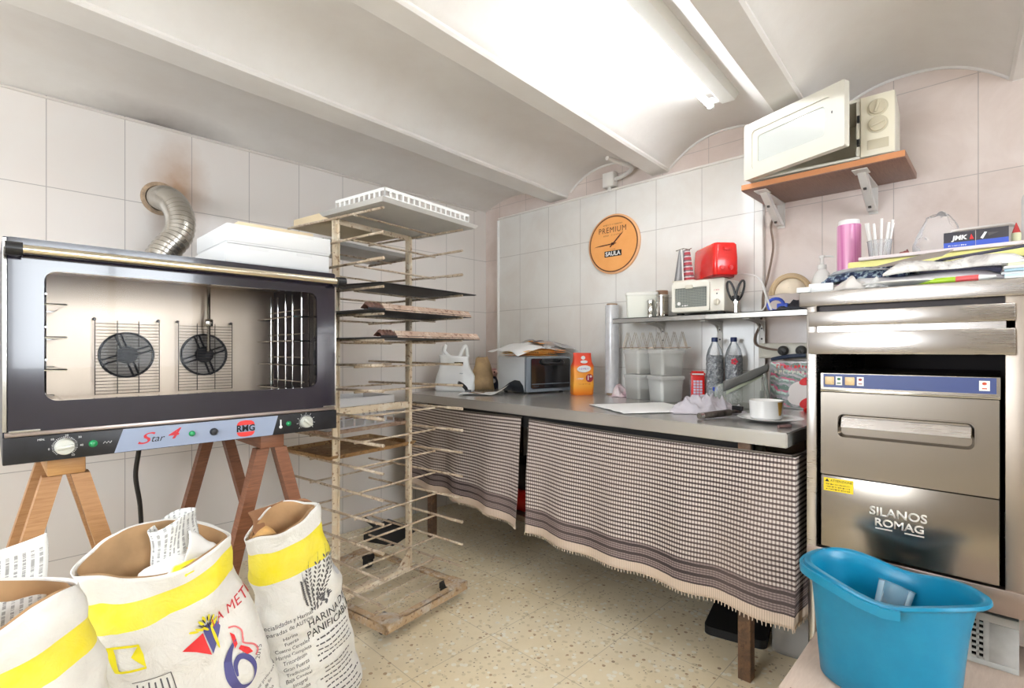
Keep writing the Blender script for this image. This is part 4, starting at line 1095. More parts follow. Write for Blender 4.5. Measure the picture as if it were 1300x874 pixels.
q = MB(); q.prism(ell(0, .238, .014, .012, 0, 16), 0, .001, basis((0, -.020, 0), (1, 0, 0), (0, 0, 1))); q.prism(ell(0, .212, .024, .010, 0, 16), 0, .001, basis((0, -.036, 0), (1, 0, 0), (0, 0, 1))); q.obj('white_emblem', M_white_ink, fb)
# film roll
fr = thing('film_roll', 'tall upright roll of clear plastic film against the tiled wall', 'film roll', (2.805, 1.825, CZ), 0)
q = MB(); q.lathe([(.0425, .012), (.044, .02), (.0435, .2), (.0445, .36), (.043, .56), (.042, .575)], (0, 0, 0), 32); q.obj('film_winding', mat('film_winding', (226, 226, 228), .2, var=.06, scale=25, coat=.4, bump=.3, bscale=30), fr)
MB().lathe([(.034, 0), (.034, .585), (.028, .585), (.028, 0)], (0, 0, 0), 24, None, False, False).obj('card_core', mat('core_card', (168, 140, 112), .8), fr)
# containers, two stacks of two
M_cont = glassy('frosted_container', (244, 244, 238), .3, .42); M_lid = glassy('frosted_lid', (248, 247, 242), .3, .45)
def container(label, x, y, z, rz, fill, fillh):
    t = thing('food_container', label, 'container', (x, y, z), rz, 'square plastic tubs on the worktop')
    q = MB(); L = lambda s_, zz: [V((px, py, zz)) for px, py in rrect(-s_, s_, -s_, s_, .016, 4)]
    q.loft([L(.064, 0), L(.066, .003), L(.074, .122)], True, False); q.obj('tub', M_cont, t)
    q = MB(); q.loft([L(.078, .1225), L(.078, .138), L(.075, .1425)], True, True); q.obj('lid', M_lid, t)
    q = MB(); q.loft([L(.0625, .0065), L(.0625+.0085*fillh/.12, fillh)], True, True); q.obj('contents', fill, t)
M_f1 = mat('white_contents', (252, 251, 248), .8); M_f2 = mat('brown_seed_contents', (166, 148, 122), .8, var=.4, scale=60); M_f3 = mat('grey_contents', (226, 223, 214), .8, var=.2, scale=40)
container('frosted tub full of white flour, under another tub', 2.655, 1.375, CZ, -30, M_f1, .110)
container('frosted tub of grey contents upon the tub of white flour', 2.657, 1.373, CZ+.1445, -30, M_f3, .05)
container('frosted tub with brown seeds at the bottom, left stack', 2.70, 1.555, CZ, -24, M_f2, .05)
container('frosted tub with a grey remainder, upon the tub of brown seeds', 2.70, 1.557, CZ+.1445, -24, mat('beige_contents', (192, 184, 168), .8), .03)
M_wirew = mat('yellowed_white_wire', (204, 190, 172), .5)
wr = thing('wire_letter_rack', 'white zigzag wire rack lying across the frosted tubs', 'wire rack', (2.675, 1.46, CZ+.290), -77)
zz = []
for k in range(17): zz.append(V((-.18+.0225*k, .0, .012 if k % 2 == 0 else .098)))
MB().tube(zz, .0042, 6).obj('zigzag_wire', M_wirew, wr); MB().tube([p+V((0, .035, 0)) for p in zz], .0042, 6).obj('zigzag_wire', M_wirew, wr)
for y in (-.0045, .0395): MB().tube([(-.20, y, .010), (.20, y, .010)], .0035, 6).obj('base_wire', mat('rusty_white_wire', (196, 176, 156), .6, var=.5, scale=60), wr)
for k in range(9): MB().tube([(-.18+.045*k, -.006, .004), (-.18+.045*k, .041, .004)], .003, 6).obj('cross_wire', M_cream, wr)
# white cloth by the roll
q = MB(); cloth_blob(q, .055, .05, .055, 3); o = q.obj('cloth', mat('white_pink_cloth', (234, 226, 224), .8, col2=(196, 140, 158), scale=9), None, (2.72, 1.71, CZ), solid=.002, ang=180); tag(o, 'small white and pink crumpled cloth between film roll and tubs', 'cloth')
# phone box tin
pt = thing('telephone_box_tin', 'small red tin shaped like a telephone box, behind the cloth', 'tin', (2.775, 1.245, CZ), -62)
q = MB(); q.bx(-.036, .036, -.036, .036, 0, .145, .003); q.bx(-.039, .039, -.039, .039, .145, .158, .002); q.bx(-.033, .033, -.033, .033, .158, .168, .004); q.obj('tin_body', M_red, pt)
for nm, B in (('window_panes', basis((0, -.0365, 0), (1, 0, 0), (0, 0, 1))), ('window_panes', basis((-.0365, 0, 0), (0, -1, 0), (0, 0, 1)))):
    q = MB()
    for i in range(3):
        for j in range(6): q.bx(-.023+.0165*i, -.023+.0165*i+.013, .028+.0155*j, .028+.0155*j+.012, 0, .001, 0, B)
    q.obj(nm, mat('pale_violet_pane', (214, 208, 226), .4), pt)
    q = MB(); q.bx(-.03, .03, .149, .156, .003, .004, 0, B); q.obj('sign_strip', M_white_ink, pt)
# bottles packed with foil
M_pet = glassy('clear_bottle_plastic', (236, 240, 242), .05, .10)
_f = NT('crumpled_foil'); _f.set(Metallic=.4, Roughness=.3)
_v = _f.n('ShaderNodeTexVoronoi'); _f.put(_v.inputs['Vector'], _f.objc()); _v.inputs['Scale'].default_value = 85; _f.bump(_v.outputs['Distance'], 1.0, .02)
_f.set(Base_Color=_f.mix(_f.ramp(_f.noise(_f.objc(), 60, 4), [(.45, 0.0), (.7, 1.0)]), (244, 244, 246), (150, 154, 160))); M_foil = _f.m
def bottle(label, x, y):
    t = thing('water_bottle', label, 'bottle', (x, y, CZ), 0, 'clear bottles stuffed with foil')
    pr = [(.036, 0), (.043, .008), (.0445, .03)]+[(.0445-.0022*(k % 2), .04+.014*k) for k in range(14)]+[(.0445, .235), (.043, .255), (.034, .290), (.020, .318), (.0135, .330), (.0135, .338)]
    MB().lathe(pr, (0, 0, 0), 28, None, True, False).obj('bottle_body', M_pet, t)
    pr2 = [(r*.92, z+.002) for r, z in pr if z < .285]
    q = MB(); q.lathe(pr2, (0, 0, 0), 36)
    for v in q.bm.verts: v.co += crumple(v.co.copy(), .004, 40, 5)
    q.obj('foil_filling', M_foil, t, ang=180)
    MB().lathe([(.0165, .330), (.0165, .350), (.0145, .354)], (0, 0, 0), 24).obj('cap', mat('navy_cap', (34, 50, 98), .35), t)
    return t
b1 = bottle('clear bottle packed with foil, blue badge, next to the red telephone box tin', 2.745, 1.135)
q = MB(); q.prism([(-.012, .012), (.012, .012), (.012, -.004), (0, -.014), (-.012, -.004)], 0, .002, basis((-.040, -.018, .075), (.42, -.9, 0), (0, 0, 1))); q.obj('blue_badge', mat('badge_blue', (58, 84, 190), .4), b1)
b2 = bottle('clear bottle packed with foil, red badge, behind the plastic bag', 2.775, 1.045)
q = MB()
for k in range(5): q.prism(ell(.011*cos(2*pi*k/5), .011*sin(2*pi*k/5), .007, .007, 0, 10), 0, .002, basis((-.040, -.018, .225), (.42, -.9, 0), (0, 0, 1)))
q.obj('red_badge', mat('badge_red', (206, 60, 76), .5), b2)
# clear bag with grey printed band
pg = thing('clear_plastic_bag', 'clear plastic bag with a grey printed top, standing behind the crumpled cloth', 'bag', (2.555, .925, CZ), -62)
q = MB(); rings = []
for j in range(13):
    t = j/12; a = .115+.012*sin(4*t); b = .055*(1-.75*t)
    rings.append(q.ring([V((a*cos(k), b*sin(k), t*(.115+.075*(cos(k)*.5+.5))))+crumple(V((cos(k)*.1, sin(k)*.06, t*.2)), .012, 14, 8) for k in [2*pi*i/36 for i in range(36)]]))
q.skin(rings, True, True, True); q.obj('bag_film', glassy('bag_film_clear', (226, 232, 222), .12, .25), pg, ang=180)
q = MB(); q.grid(lambda u, v: V((-.09+.20*u, -.058-.006*sin(pi*u), .085+.10*u+.05*v*(1-.3*u)))+crumple(V((u*.2, v*.1, 4)), .008, 12, 3), 18, 6); q.obj('printed_band', mat('grey_band_print', (98, 98, 94), .35), pg, solid=.001, ang=180)
q = MB(); q.grid(lambda u, v: V((-.075+.16*u, -.052, .07+.09*u+.018*v)), 10, 3); q.obj('pale_leaf_print', mat('pale_green_print', (196, 204, 178), .5), pg, solid=.001, ang=180)
# cloth, rolled tool, parchment, plate
q = MB(); cloth_blob(q, .165, .085, .062, 4, 72, 9); o = q.obj('kitchen_cloth', mat('lilac_grey_cloth', (200, 194, 200), .85, var=.1), None, (2.29, .985, CZ+.001), solid=.003, ang=180); o.rotation_euler = (0, 0, rad(-52)); tag(o, 'crumpled pale grey kitchen cloth near the counter front', 'cloth')
gr = thing('pastry_tool', 'dirty steel pastry tool lying in front of the crumpled cloth', 'tool', (2.115, .875, CZ+.014), 0)
M_dirty = mat('dirty_steel', (128, 120, 112), .4, .8, var=.5, scale=30)
q = MB(); q.tube([(-.07, .0, 0), (.09, -.0, 0.004)], [.013, .015], 14); o = q.obj('barrel', M_dirty, gr)
q = MB(); q.box((.12, 0, .006), (.06, .035, .012), .004); q.obj('head', M_dirty, gr); q = MB(); q.box((.142, .0, .02), (.014, .05, .02), .003); q.obj('clip', M_black, gr)
q = MB(); q.cyl((-.09, 0, 0), (-.07, 0, 0), .0125, .0135, 14); q.obj('end_cap', M_chrome, gr)
gr.rotation_euler = (0, 0, rad(-18))
ps = MB(); ps.grid(lambda u, v: V(((u-.5)*.42, (v-.5)*.40, .003+.005*abs(noise.noise(V((u*4, v*4, 2)))))), 26, 22)
o = ps.obj('parchment_sheet', mat('parchment_white', (243, 242, 240), .6), None, (2.24, 1.27, CZ+.001), solid=.001, ang=180); o.rotation_euler = (0, 0, rad(-32)); tag(o, 'white parchment sheet lying flat on the steel worktop', 'paper')
M_cera = mat('white_ceramic', (244, 243, 241), .12, coat=.5)
pl = thing('plate', 'round white plate at the near end of the worktop', 'plate', (2.165, .675, CZ), 0)
MB().lathe([(.001, .004), (.075, .004), (.085, .008), (.118, .016), (.120, .018), (.117, .019), (.084, .012), (.074, .008), (.001, .008)], (0, 0, 0), 48, None, True, True).obj('plate_body', M_cera, pl)
cu = thing('ramekin', 'white china bowl with a brown streak standing on the plate', 'bowl', (2.185, .695, CZ+.0085), 0)
MB().lathe([(.001, .0), (.054, .0), (.060, .006), (.063, .066), (.0645, .074), (.0610, .075), (.058, .067), (.054, .010), (.001, .008)], (0, 0, 0), 48).obj('bowl_wall', M_cera, cu)
MB().lathe([(.0595, .058), (.045, .064), (.02, .067), (.001, .068)], (0, 0, 0), 40, None, True, True).obj('cream_filling', mat('cream_filling', (244, 240, 232), .5), cu)
B = basis((0, 0, 0), (1, 0, 0), (0, 0, 1))
q = MB(); q.grid(lambda u, v: Mx.Rotation(rad(-108), 4, 'Z') @ V(((.0618+.0022*v)*cos(-.10+.2*(u-.5)*2*(.4+.6*v)), (.0618+.0022*v)*sin(.05-.10+.2*(u-.5)*2*(.4+.6*v)), .018+.052*v)), 8, 8); q.obj('brown_streak', mat('caramel_streak', (188, 142, 62), .35), cu, solid=.0012)
dn = MB(); dn.tube([(-.03, 0, .006), (.02, .002, .007)], .006, 8); o = dn.obj('pen', mat('dull_rose', (140, 110, 106), .5), None, (2.02, .575, CZ+.0)); o.rotation_euler = (0, 0, rad(-40)); tag(o, 'short brownish stub lying beside the white plate', 'pen')
# festive tin and oddments by the sockets
ft = thing('biscuit_tin', 'flat biscuit tin with a festive garland print, under the sockets', 'tin', (2.70, .845, CZ), -90)
q = MB(); q.bx(0, .25, 0, .055, 0, .232, .006); q.obj('tin_body', mat('tin_edge_silver', (176, 176, 178), .3, .8), ft)
_c = NT('garland_print'); _oc = _c.objc(); _zz = _c.sep(_oc)
_w = _c.math('FRACT', _c.math('ADD', _c.math('MULTIPLY', _c.math('ADD', _zz[2], _c.math('MULTIPLY', _zz[0], .35)), 16), _c.math('MULTIPLY', _c.noise(_oc, 14, 3), 1.4)))
_c.set(Base_Color=_c.mix(_c.ramp(_c.noise(_oc, 45, 2), [(.5, 0.0), (.6, .8)]), _c.ramp(_w, [(0, (128, 150, 138)), (.22, (196, 214, 204)), (.4, (206, 96, 126)), (.58, (94, 120, 104)), (.8, (186, 178, 182))], 'CONSTANT'), (150, 146, 150)), Roughness=.35)
q = MB(); q.bx(.008, .242, -.0015, 0, .01, .225); q.obj('garland_panel', _c.m, ft)
scribble('small_print', 12, .19, .020, M_redflat, ft, basis((.13, -.0018, .205), (1, 0, 0), (0, 0, 1)))
scribble('small_print', 10, .20, .022, mat('pale_tin_print', (226, 222, 208), .6), ft, basis((.125, -.0018, .178), (1, 0, 0), (0, 0, 1)))
q = MB()
for x, z, a, b in ((.15, .085, .062, .052), (.19, .13, .02, .018), (.13, .05, .045, .03)): q.prism(ell(x, z, a, b, 0, 22), 0, .002+a*.01, basis((0, -.0018, 0), (1, 0, 0), (0, 0, 1)))
q.obj('white_snow_patch', mat('print_snow', (238, 228, 222), .4), ft)
q = MB()
for x, z, a, b in ((.168, .138, .034, .018), (.18, .036, .045, .026)): q.prism(ell(x, z, a, b, 20, 22), 0, .004, basis((0, -.0018, 0), (1, 0, 0), (0, 0, 1)))
q.obj('red_patch', M_redflat, ft)
lt = thing('lighter', 'black and red kitchen lighter upright at the tin', 'lighter', (2.655, .865, CZ), 0)
MB().cyl((0, 0, 0), (0, 0, .045), .012, seg=14).obj('red_body', M_red, lt); MB().cyl((0, 0, .045), (.004, 0, .085), .011, .009, seg=14).obj('black_grip', M_black, lt); MB().cyl((.004, 0, .085), (.01, 0, .165), .004, seg=10).obj('steel_nozzle', M_chrome, lt)
q = MB(); q.lathe([(.018, 0), (.02, .004), (.02, .018), (.016, .022)], (0, 0, 0), 20); o = q.obj('screw_cap_lid', M_red, None, (2.60, .645, CZ)); tag(o, 'little red cap on the worktop beside the festive tin', 'cap')
# ------------------------------------------------------------------ wall shelf and what stands on it
SZ = 1.395
M_brk = mat('white_bracket', (226, 222, 216), .45)
def steel_shelf(label, y0, y1, m):
    t = thing('wall_shelf', label, 'shelf', (2.87, y1, SZ), -90)
    L = y1-y0
    q = MB(); q.bx(0, L, -.25, -.001, -.004, 0).bx(0, L, -.25, -.247, -.030, 0).bx(0, L, -.25, -.23, -.030, -.027); q.obj('shelf_plate', m, t)
    return t
s1 = steel_shelf('stainless wall shelf piece carrying the lidded white tub', 1.135, 1.70, M_steel_dull)
s2 = steel_shelf('stainless wall shelf piece reaching towards the steel cabinet', .545, 1.133, steel('bright_shelf_steel', (216, 213, 206), .3, (2, 60, 2), .2, .62))
def shelf_bracket(t, x):
    q = MB()
    q.bx(x-.016, x+.016, -.235, -.0, -.036, -.0305, .001)
    q.bx(x-.016, x+.016, -.006, 0, -.34, -.0305, .001)
    P = [(-.22, -.036), (-.0, -.036), (-.0, -.10), (-.012, -.085), (-.03, -.065), (-.06, -.05), (-.12, -.043)]
    q.prism(P, -.012, -.009, basis((x, 0, 0), (0, 1, 0), (0, 0, 1))); q.prism(P, .009, .012, basis((x, 0, 0), (0, 1, 0), (0, 0, 1)))
    b = q.obj('bracket', M_brk, t)
    for z in (-.075, -.13, -.30): MB().cyl((x, -.0075, z), (x, -.0055, z), .005, seg=10).obj('screw', mat('screw_dark', (70, 66, 64), .4, .8), b)
shelf_bracket(s1, .20); shelf_bracket(s1, .545); shelf_bracket(s2, .20)
SM_ = lambda x, y: (x, y, SZ+.0005)
# lidded tub
tb = thing('storage_tub', 'white rectangular plastic tub at the far end of the steel shelf', 'tub', SM_(2.745, 1.575), -62)
q = MB(); L = lambda a, b, z: [V((x, y, z)) for x, y in rrect(-a, a, -b, b, .015, 4)]
q.loft([L(.082, .055, 0), L(.085, .058, .004), L(.092, .065, .135)]); q.obj('tub_body', mat('milky_plastic', (230, 230, 218), .4), tb)
q = MB(); q.loft([L(.095, .068, .1355), L(.096, .069, .150), L(.092, .065, .154)]); q.obj('lid', mat('lid_ivory', (236, 234, 226), .4), tb)
jr = thing('jar', 'jar with brown lid behind the white rectangular tub', 'jar', SM_(2.80, 1.475), 0)
MB().lathe([(.034, 0), (.036, .005), (.036, .12), (.03, .135)], (0, 0, 0), 24).obj('jar_body', M_cont, jr); MB().lathe([(.037, .136), (.037, .160), (.034, .164)], (0, 0, 0), 24).obj('lid', mat('brown_lid', (150, 118, 92), .5), jr)
for i, (x, y, r, h, l) in enumerate(((2.715, 1.425, .036, .120, 'shiny steel canister just left of the small countertop oven on the shelf'), (2.70, 1.495, .018, .095, 'slim steel canister between white tub and the wider canister'))):
    cn = thing('steel_canister', l, 'canister', SM_(x, y), 0)
    MB().lathe([(r*.97, 0), (r, .003), (r, h*.2), (r*.975, h*.21), (r, h*.22), (r, h*.75), (r*.975, h*.76), (r, h*.77), (r, h-.004)], (0, 0, 0), 32).obj('canister_body', M_chrome, cn)
    MB().lathe([(r*1.03, h-.0035), (r*1.03, h+.006), (r*.9, h+.009)], (0, 0, 0), 32).obj('lid', M_steel, cn)
# mini oven
mo = thing('mini_oven', 'small cream countertop oven with wire-mesh glass, under the red toaster', 'mini oven', (2.63, 1.325, SZ+.0005), -90)
M_ivory = mat('ivory_enamel', (236, 232, 220), .3)
w, d, h = .285, .225, .185
q = MB(); q.bx(0, w, .006, d, .012, h, .008); q.obj('body', M_ivory, mo)
for x in (.03, w-.03): MB().bx(x-.015, x+.015, .03, .06, 0, .0125).obj('foot', M_blackm, mo); MB().bx(x-.015, x+.015, d-.06, d-.03, 0, .0125).obj('foot', M_blackm, mo)
q = MB(); q.frame(rrect(.004, .212, .018, h-.016, .006, 3), rrect(.022, .200, .040, h-.040, .004, 3), -.004, .010, basis((0, 0, 0), (1, 0, 0), (0, 0, 1)))
dd = q.obj('door', M_ivory, mo)
_g = NT('mesh_glass'); _s = _g.sep(_g.objc()); _gx = _g.math('LESS_THAN', _g.math('FRACT', _g.math('MULTIPLY', _s[0], 115)), .34); _gz = _g.math('LESS_THAN', _g.math('FRACT', _g.math('MULTIPLY', _s[2], 115)), .34)
_g.set(Base_Color=_g.mix(_g.math('MAXIMUM', _gx, _gz), (78, 88, 90), (156, 158, 150)), Roughness=.12)
MB().bx(.020, .202, -.002, .003, .038, h-.038).obj('mesh_window', _g.m, dd)
MB().bx(.085, .125, -.018, -.010, h-.046, h-.026, .003).obj('door_handle', M_cream, dd)
q = MB(); q.prism(ell(.042, .062, .010, .010, 0, 9), 0, .0006, basis((0, -.0022, 0), (1, 0, 0), (0, 0, 1))); q.obj('flour_smear', M_white_ink, dd)
scribble('small_print', 5, .034, .008, M_white_ink, dd, basis((.078, -.0024, .05), (1, 0, 0), (0, 0, 1)))
q = MB(); q.lathe([(.017, 0), (.017, .004), (.014, .012), (.001, .013)], (0, 0, 0), 24, basis((.247, .006, .060), (1, 0, 0), (0, 0, 1))); q.box((.247, -.010, .060), (.007, .008, .030), .002); q.obj('knob', M_cream, mo)
scribble('small_print', 5, .030, .008, M_redink, mo, basis((.247, .0055, .122), (1, 0, 0), (0, 0, 1))); MB().box((.247, .0052, .104), (.006, .002, .006)).obj('pilot_lamp', M_ink, mo)
# red toaster
rt = thing('toaster', 'red plastic two-slot toaster on top of the small cream oven', 'toaster', (2.712, 1.120, SZ+h+.001), 227)
q = MB(); Lr = lambda a, b, z, r: [V((x, y, z)) for x, y in rrect(-a, a, -b, b, r, 6)]
q.loft([Lr(.130, .062, .010, .02), Lr(.134, .066, .018, .022), Lr(.133, .065, .10, .022), Lr(.129, .061, .166, .022), Lr(.122, .055, .175, .020)])
q.obj('body', mat('toaster_red', (226, 34, 30), .22, coat=.3), rt)
MB().loft([Lr(.122, .056, .0, .03), Lr(.124, .058, .0098, .03)]).obj('base', mat('dark_red_base', (150, 24, 26), .4), rt)
for y in (-.02, .02): MB().box((0, y, .1752), (.17, .016, .0012)).obj('slot', M_blackm, rt)
MB().box((.1275, -.0, .095), (.003, .006, .085)).obj('lever_slot', mat('deep_red', (120, 14, 16), .5), rt)
MB().box((.136, 0, .140), (.018, .035, .014), .004).obj('lever', M_red, rt)
for y in (-.026, .022): q = MB(); q.cyl((.128, y, .045), (.142, y, .045), .012, .010, 16); q.obj('dial', M_red, rt)
q = MB(); q.prism(ell(-.06, .052, .013, .010, 0, 20), 0, .0012, basis((0, -.0652, 0), (1, 0, 0), (0, .03, 1))); q.obj('white_badge', M_white_ink, rt)
# pleated cloth bags with a wire top
pk = thing('piping_bag_stand', 'narrow stand with a grey and a red striped piping bag on the small oven', 'piping bags', (2.69, 1.285, SZ+h+.001), -90)
_p = NT('grey_pleats'); _px = _p.math('FRACT', _p.math('MULTIPLY', _p.sep(_p.uv())[0], 5)); _p.set(Base_Color=_p.ramp(_px, [(0, (116, 114, 116)), (.5, (186, 184, 186)), (1, (130, 128, 130))]), Roughness=.6)
_r2 = NT('red_grey_pleats'); _rx = _r2.math('FRACT', _r2.math('MULTIPLY', _r2.sep(_r2.uv())[1], 6)); _r2.set(Base_Color=_r2.ramp(_rx, [(0, (186, 70, 80)), (.5, (206, 196, 198)), (.75, (120, 100, 104))], 'CONSTANT'), Roughness=.6)
for nm, m, x0, s_ in (('grey_bag', _p.m, -.022, -1), ('red_striped_bag', _r2.m, .030, 1)):
    q = MB(); rings = []
    for j in range(9):
        t = j/8; a = .026*(1-.6*t)+.003; b = .020*(1-.5*t)
        rings.append(q.ring([V((x0-s_*.016*t*.6+a*cos(k)*(1+.14*cos(7*k)), b*sin(k)*(1+.14*cos(7*k)), .008+.17*t)) for k in [2*pi*i/42 for i in range(42)]]))
    q.skin(rings, True, True, True, uvs=lambda i, j: (j/42, i/8)); q.obj(nm, m, pk, ang=180)
MB().tube([(.010, -.026, .004), (-.004, -.018, .18)], .0045, 8).obj('white_stick', M_white, pk)
MB().tube([(-.045, 0, .180), (.0, 0, .188), (.03, .0, .178), (.046, 0, .184)], .0028, 6).obj('top_wire', M_chrome, pk); MB().bx(-.055, .07, -.03, .035, 0, .008, .003).obj('stand_base', M_cream, pk)
# scissors standing against the side of the mini oven
def scissors(label, x, y, rz, lean):
    t = thing('scissors', label, 'scissors', (x, y, SZ+.001), rz)
    for sg in (-1, 1):
        q = MB(); P = [V((sg*(.022+.015*cos(a))+sg*.012*sin(a), -.002*sg, .112+.050*sin(a))) for a in [2*pi*k/18 for k in range(18)]]
        q.tube(P, .0055, 8, closed=True); q.tube([(sg*.014, -.002*sg, .086), (sg*.004, -.001*sg, .060)], .006, 8); q.obj('handle', M_black, t)
        q = MB(); q.loft([[V((sg*.004-.006, -.001*sg-.001, .065)), V((sg*.004+.006, -.001*sg-.001, .065)), V((sg*.004+.006, -.001*sg+.001, .065)), V((sg*.004-.006, -.001*sg+.001, .065))], [V((-sg*.004-.001, -.001*sg-.001, .0)), V((-sg*.004+.001, -.001*sg-.001, .0)), V((-sg*.004+.001, -.001*sg+.001, .0)), V((-sg*.004-.001, -.001*sg+.001, .0))]])
        q.obj('blade', M_chrome, t, flat=True)
    MB().cyl((0, -.006, .062), (0, .006, .062), .005, seg=12).obj('pivot_screw', M_steel, t)
    return t
scissors('black handled scissors standing beside the small cream oven', 2.655, .990, -80, 0)
wcb = thing('white_cable', 'white toaster cable curling down onto the shelf', 'cable', (2.76, .99, SZ+.001), 0)
MB().tube(catmull([V((0.02, .04, .215)), V((.0, -.02, .205)), V((-.03, -.08, .18)), V((-.03, -.115, .12)), V((-.03, -.12, .04)), V((-.04, -.10, .006)), V((-.02, -.06, .006)), V((.02, -.02, .006))], 6), .0042, 8).obj('cable', M_white, wcb)
MB().tube([(-.075, -.16, .005), (-.06, -.115, .13)], .005, 8).obj('plug_lead', M_white, wcb)
bl = thing('blue_clip', 'bright blue plastic clip under the beige dust mask', 'clip', (2.70, .815, SZ+.001), 0)
q = MB(); q.tube([V((.0, .035*cos(a), .032+.03*sin(a))) for a in [2*pi*k/16 for k in range(16)]], .008, 8, closed=True); q.obj('ring', mat('bright_blue', (66, 100, 220), .35), bl)
q = MB(); q.box((0.01, -.03, .02), (.03, .05, .036), .006); q.obj('clip_body', mat('bright_blue', (66, 100, 220)), bl)
dkc = MB(); cloth_blob(dkc, .06, .075, .035, 12); o = dkc.obj('dark_cloth', mat('charcoal_cloth', (48, 50, 56), .8), None, (2.70, .735, SZ+.001), solid=.003, ang=180); tag(o, 'small charcoal cloth under the beige dust mask', 'cloth')
mk = thing('dust_mask', 'beige moulded dust mask lying on the charcoal cloth on the shelf', 'mask', (2.69, .745, SZ+.078), -70)
def dome(u, v, k=1.0):
    a = pi*u; r = v
    return V((-cos(a)*.072*r*k, -.060*(1-r**2.2)-.01, sin(a)*.080*r*k-.004))
q = MB(); q.grid(lambda u, v: dome(u, v)+V((0, 0, .004*sin(pi*v)*abs(cos(pi*u)))), 32, 12); q.obj('mask_cup', mat('mask_pale', (226, 212, 190), .85, bump=.2, bscale=90), mk, solid=.003, ang=180)
for k, y, r, nm in ((1.06, -.006, .0075, 'mask_rim'), (1.20, .012, .009, 'mask_strap')):
    q = MB(); q.tube([dome(i/24, 1, k)+V((0, y, .002)) for i in range(25)], r, 8); q.obj(nm, mat('mask_tan', (190, 166, 132), .8), mk)
q = MB(); q.grid(lambda u, v: dome(u, 1, 1.06+.14*v)+V((0, -.006+.018*v, .006)), 26, 4); q.obj('mask_shell', mat('mask_beige', (206, 184, 150), .85), mk, solid=.003, ang=180)
q = MB(); q.tube([(-.040, -.050, .012), (-.012, -.062, .024)], .0035, 6); q.obj('nose_clip', M_black, mk)
# pump soap bottle
sb = thing('soap_dispenser', 'white pump soap bottle between dust mask and the steel cabinet clutter', 'soap bottle', SM_(2.70, .615), -60)
MB().lathe([(.038, 0), (.042, .006), (.043, .10), (.040, .135), (.030, .165), (.018, .180), (.015, .186)], (0, 0, 0), 28).obj('bottle_body', M_white, sb)
q = MB(); q.lathe([(.018, .186), (.018, .205), (.008, .208), (.006, .235), (.011, .236), (.011, .248), (.003, .25)], (0, 0, 0), 18); q.tube([(0, 0, .243), (.03, 0, .244), (.046, 0, .240)], .0045, 8); q.obj('pump_head', M_white, sb)
q = MB(); q.grid(lambda u, v: V((.0434*cos(-pi*.85+u*pi*.75), .0434*sin(-pi*.85+u*pi*.75), .015+.055*v)), 14, 4); q.obj('label_print', mat('blue_label', (120, 140, 196), .4), sb, solid=.0006)
# ------------------------------------------------------------------ clock, sockets, conduit
ck = thing('wall_clock', 'round orange-brown wall clock reading SAULA', 'clock', (PX, 1.848, 1.902), -90)
BC = basis((0, 0, 0), (1, 0, 0), (0, 0, 1))
MB().lathe([(.192, 0), (.196, .004), (.196, .014), (.190, .018), (.183, .018)], (0, 0, 0), 64, BC, True, True).obj('clock_rim', mat('clock_orange_rim', (236, 180, 130), .4), ck)
_k = NT('clock_cork'); _k.set(Base_Color=_k.mix(_k.ramp(_k.noise(_k.objc(), 8, 3), [(.35, 0.0), (.7, 1.0)]), (246, 176, 104), (240, 164, 92)), Roughness=.45)
MB().lathe([(.001, .0186), (.180, .0186)], (0, 0, 0), 64, BC, True, False).obj('clock_face', _k.m, ck)
MB().lathe([(.180, .0185), (.184, .0200), (.180, .0205), (.176, .0200)], (0, 0, 0), 64, BC, False, False).obj('face_ring', mat('clock_brown_ring', (104, 62, 32), .5), ck)
T = lambda x, z: basis((x, -.0190, z), (1, 0, 0), (0, 0, 1))
M_brk2 = mat('clock_brown_ink', (96, 60, 40), .6); M_brk3 = mat('clock_faint_ink', (186, 124, 74), .6)
text('lettering', 'PREMIUM', .052, M_brk2, ck, T(-.005, .092), spacing=1.15, sx=.9)
scribble('small_print', 15, .15, .011, M_brk3, ck, T(0, .128)); scribble('small_print', 4, .045, .012, M_brk3, ck, T(-.05, .058)); scribble('small_print', 7, .085, .012, M_brk3, ck, T(.03, .058))
scribble('small_print', 5, .04, .008, M_brk3, ck, T(0, -.035))
q = MB(); q.bx(-.064, .064, -.0205, -.0187, -.082, -.044); q.obj('name_plate', M_ink, ck)
text('lettering', 'SAULA', .038, M_white_ink, ck, basis((0, -.0208, -.064), (1, 0, 0), (0, 0, 1)), bold=.0012)
def hand(nm, ang, L, w, y):
    q = MB(); q.prism([(-.028, -w*.8), (L*.6, -w), (L, 0), (L*.6, w), (-.028, w*.8)], 0, .002, basis((0, y, 0), (cos(rad(ang)), 0, sin(rad(ang))), (-sin(rad(ang)), 0, cos(rad(ang))))); q.obj(nm, mat('hand_dark_red', (70, 26, 26), .4), ck, flat=True)
hand('hour_hand', 42, .105, .0040, -.021); hand('minute_hand', 183, .140, .0030, -.0245)
MB().cyl((0, -.0187, 0), (0, -.029, 0), .008, seg=16).obj('hand_cap', mat('hand_dark_red', (70, 26, 26)), ck)
so = thing('power_strip', 'ivory strip of three wall sockets above the festive biscuit tin', 'socket strip', (WX, .945, 1.163), -90)
M_sock = mat('ivory_bakelite', (226, 220, 204), .35)
q = MB(); q.bx(0, .255, -.062, -.0005, 0, .078, .006); q.obj('strip_body', M_sock, so)
for x in (.042, .125, .208):
    MB().lathe([(.031, 0), (.031, .002), (.026, .002), (.024, -.008), (.001, -.008)], (0, 0, 0), 28, basis((x, -.0625, .039), (1, 0, 0), (0, 0, 1)), False, True).obj('socket_outlet', M_sock, so)
q = MB()
for x in (.034, .050): q.cyl((x, -.0575, .039), (x, -.0545, .039), .0032, seg=10)
q.obj('pin_holes', M_ink, so)
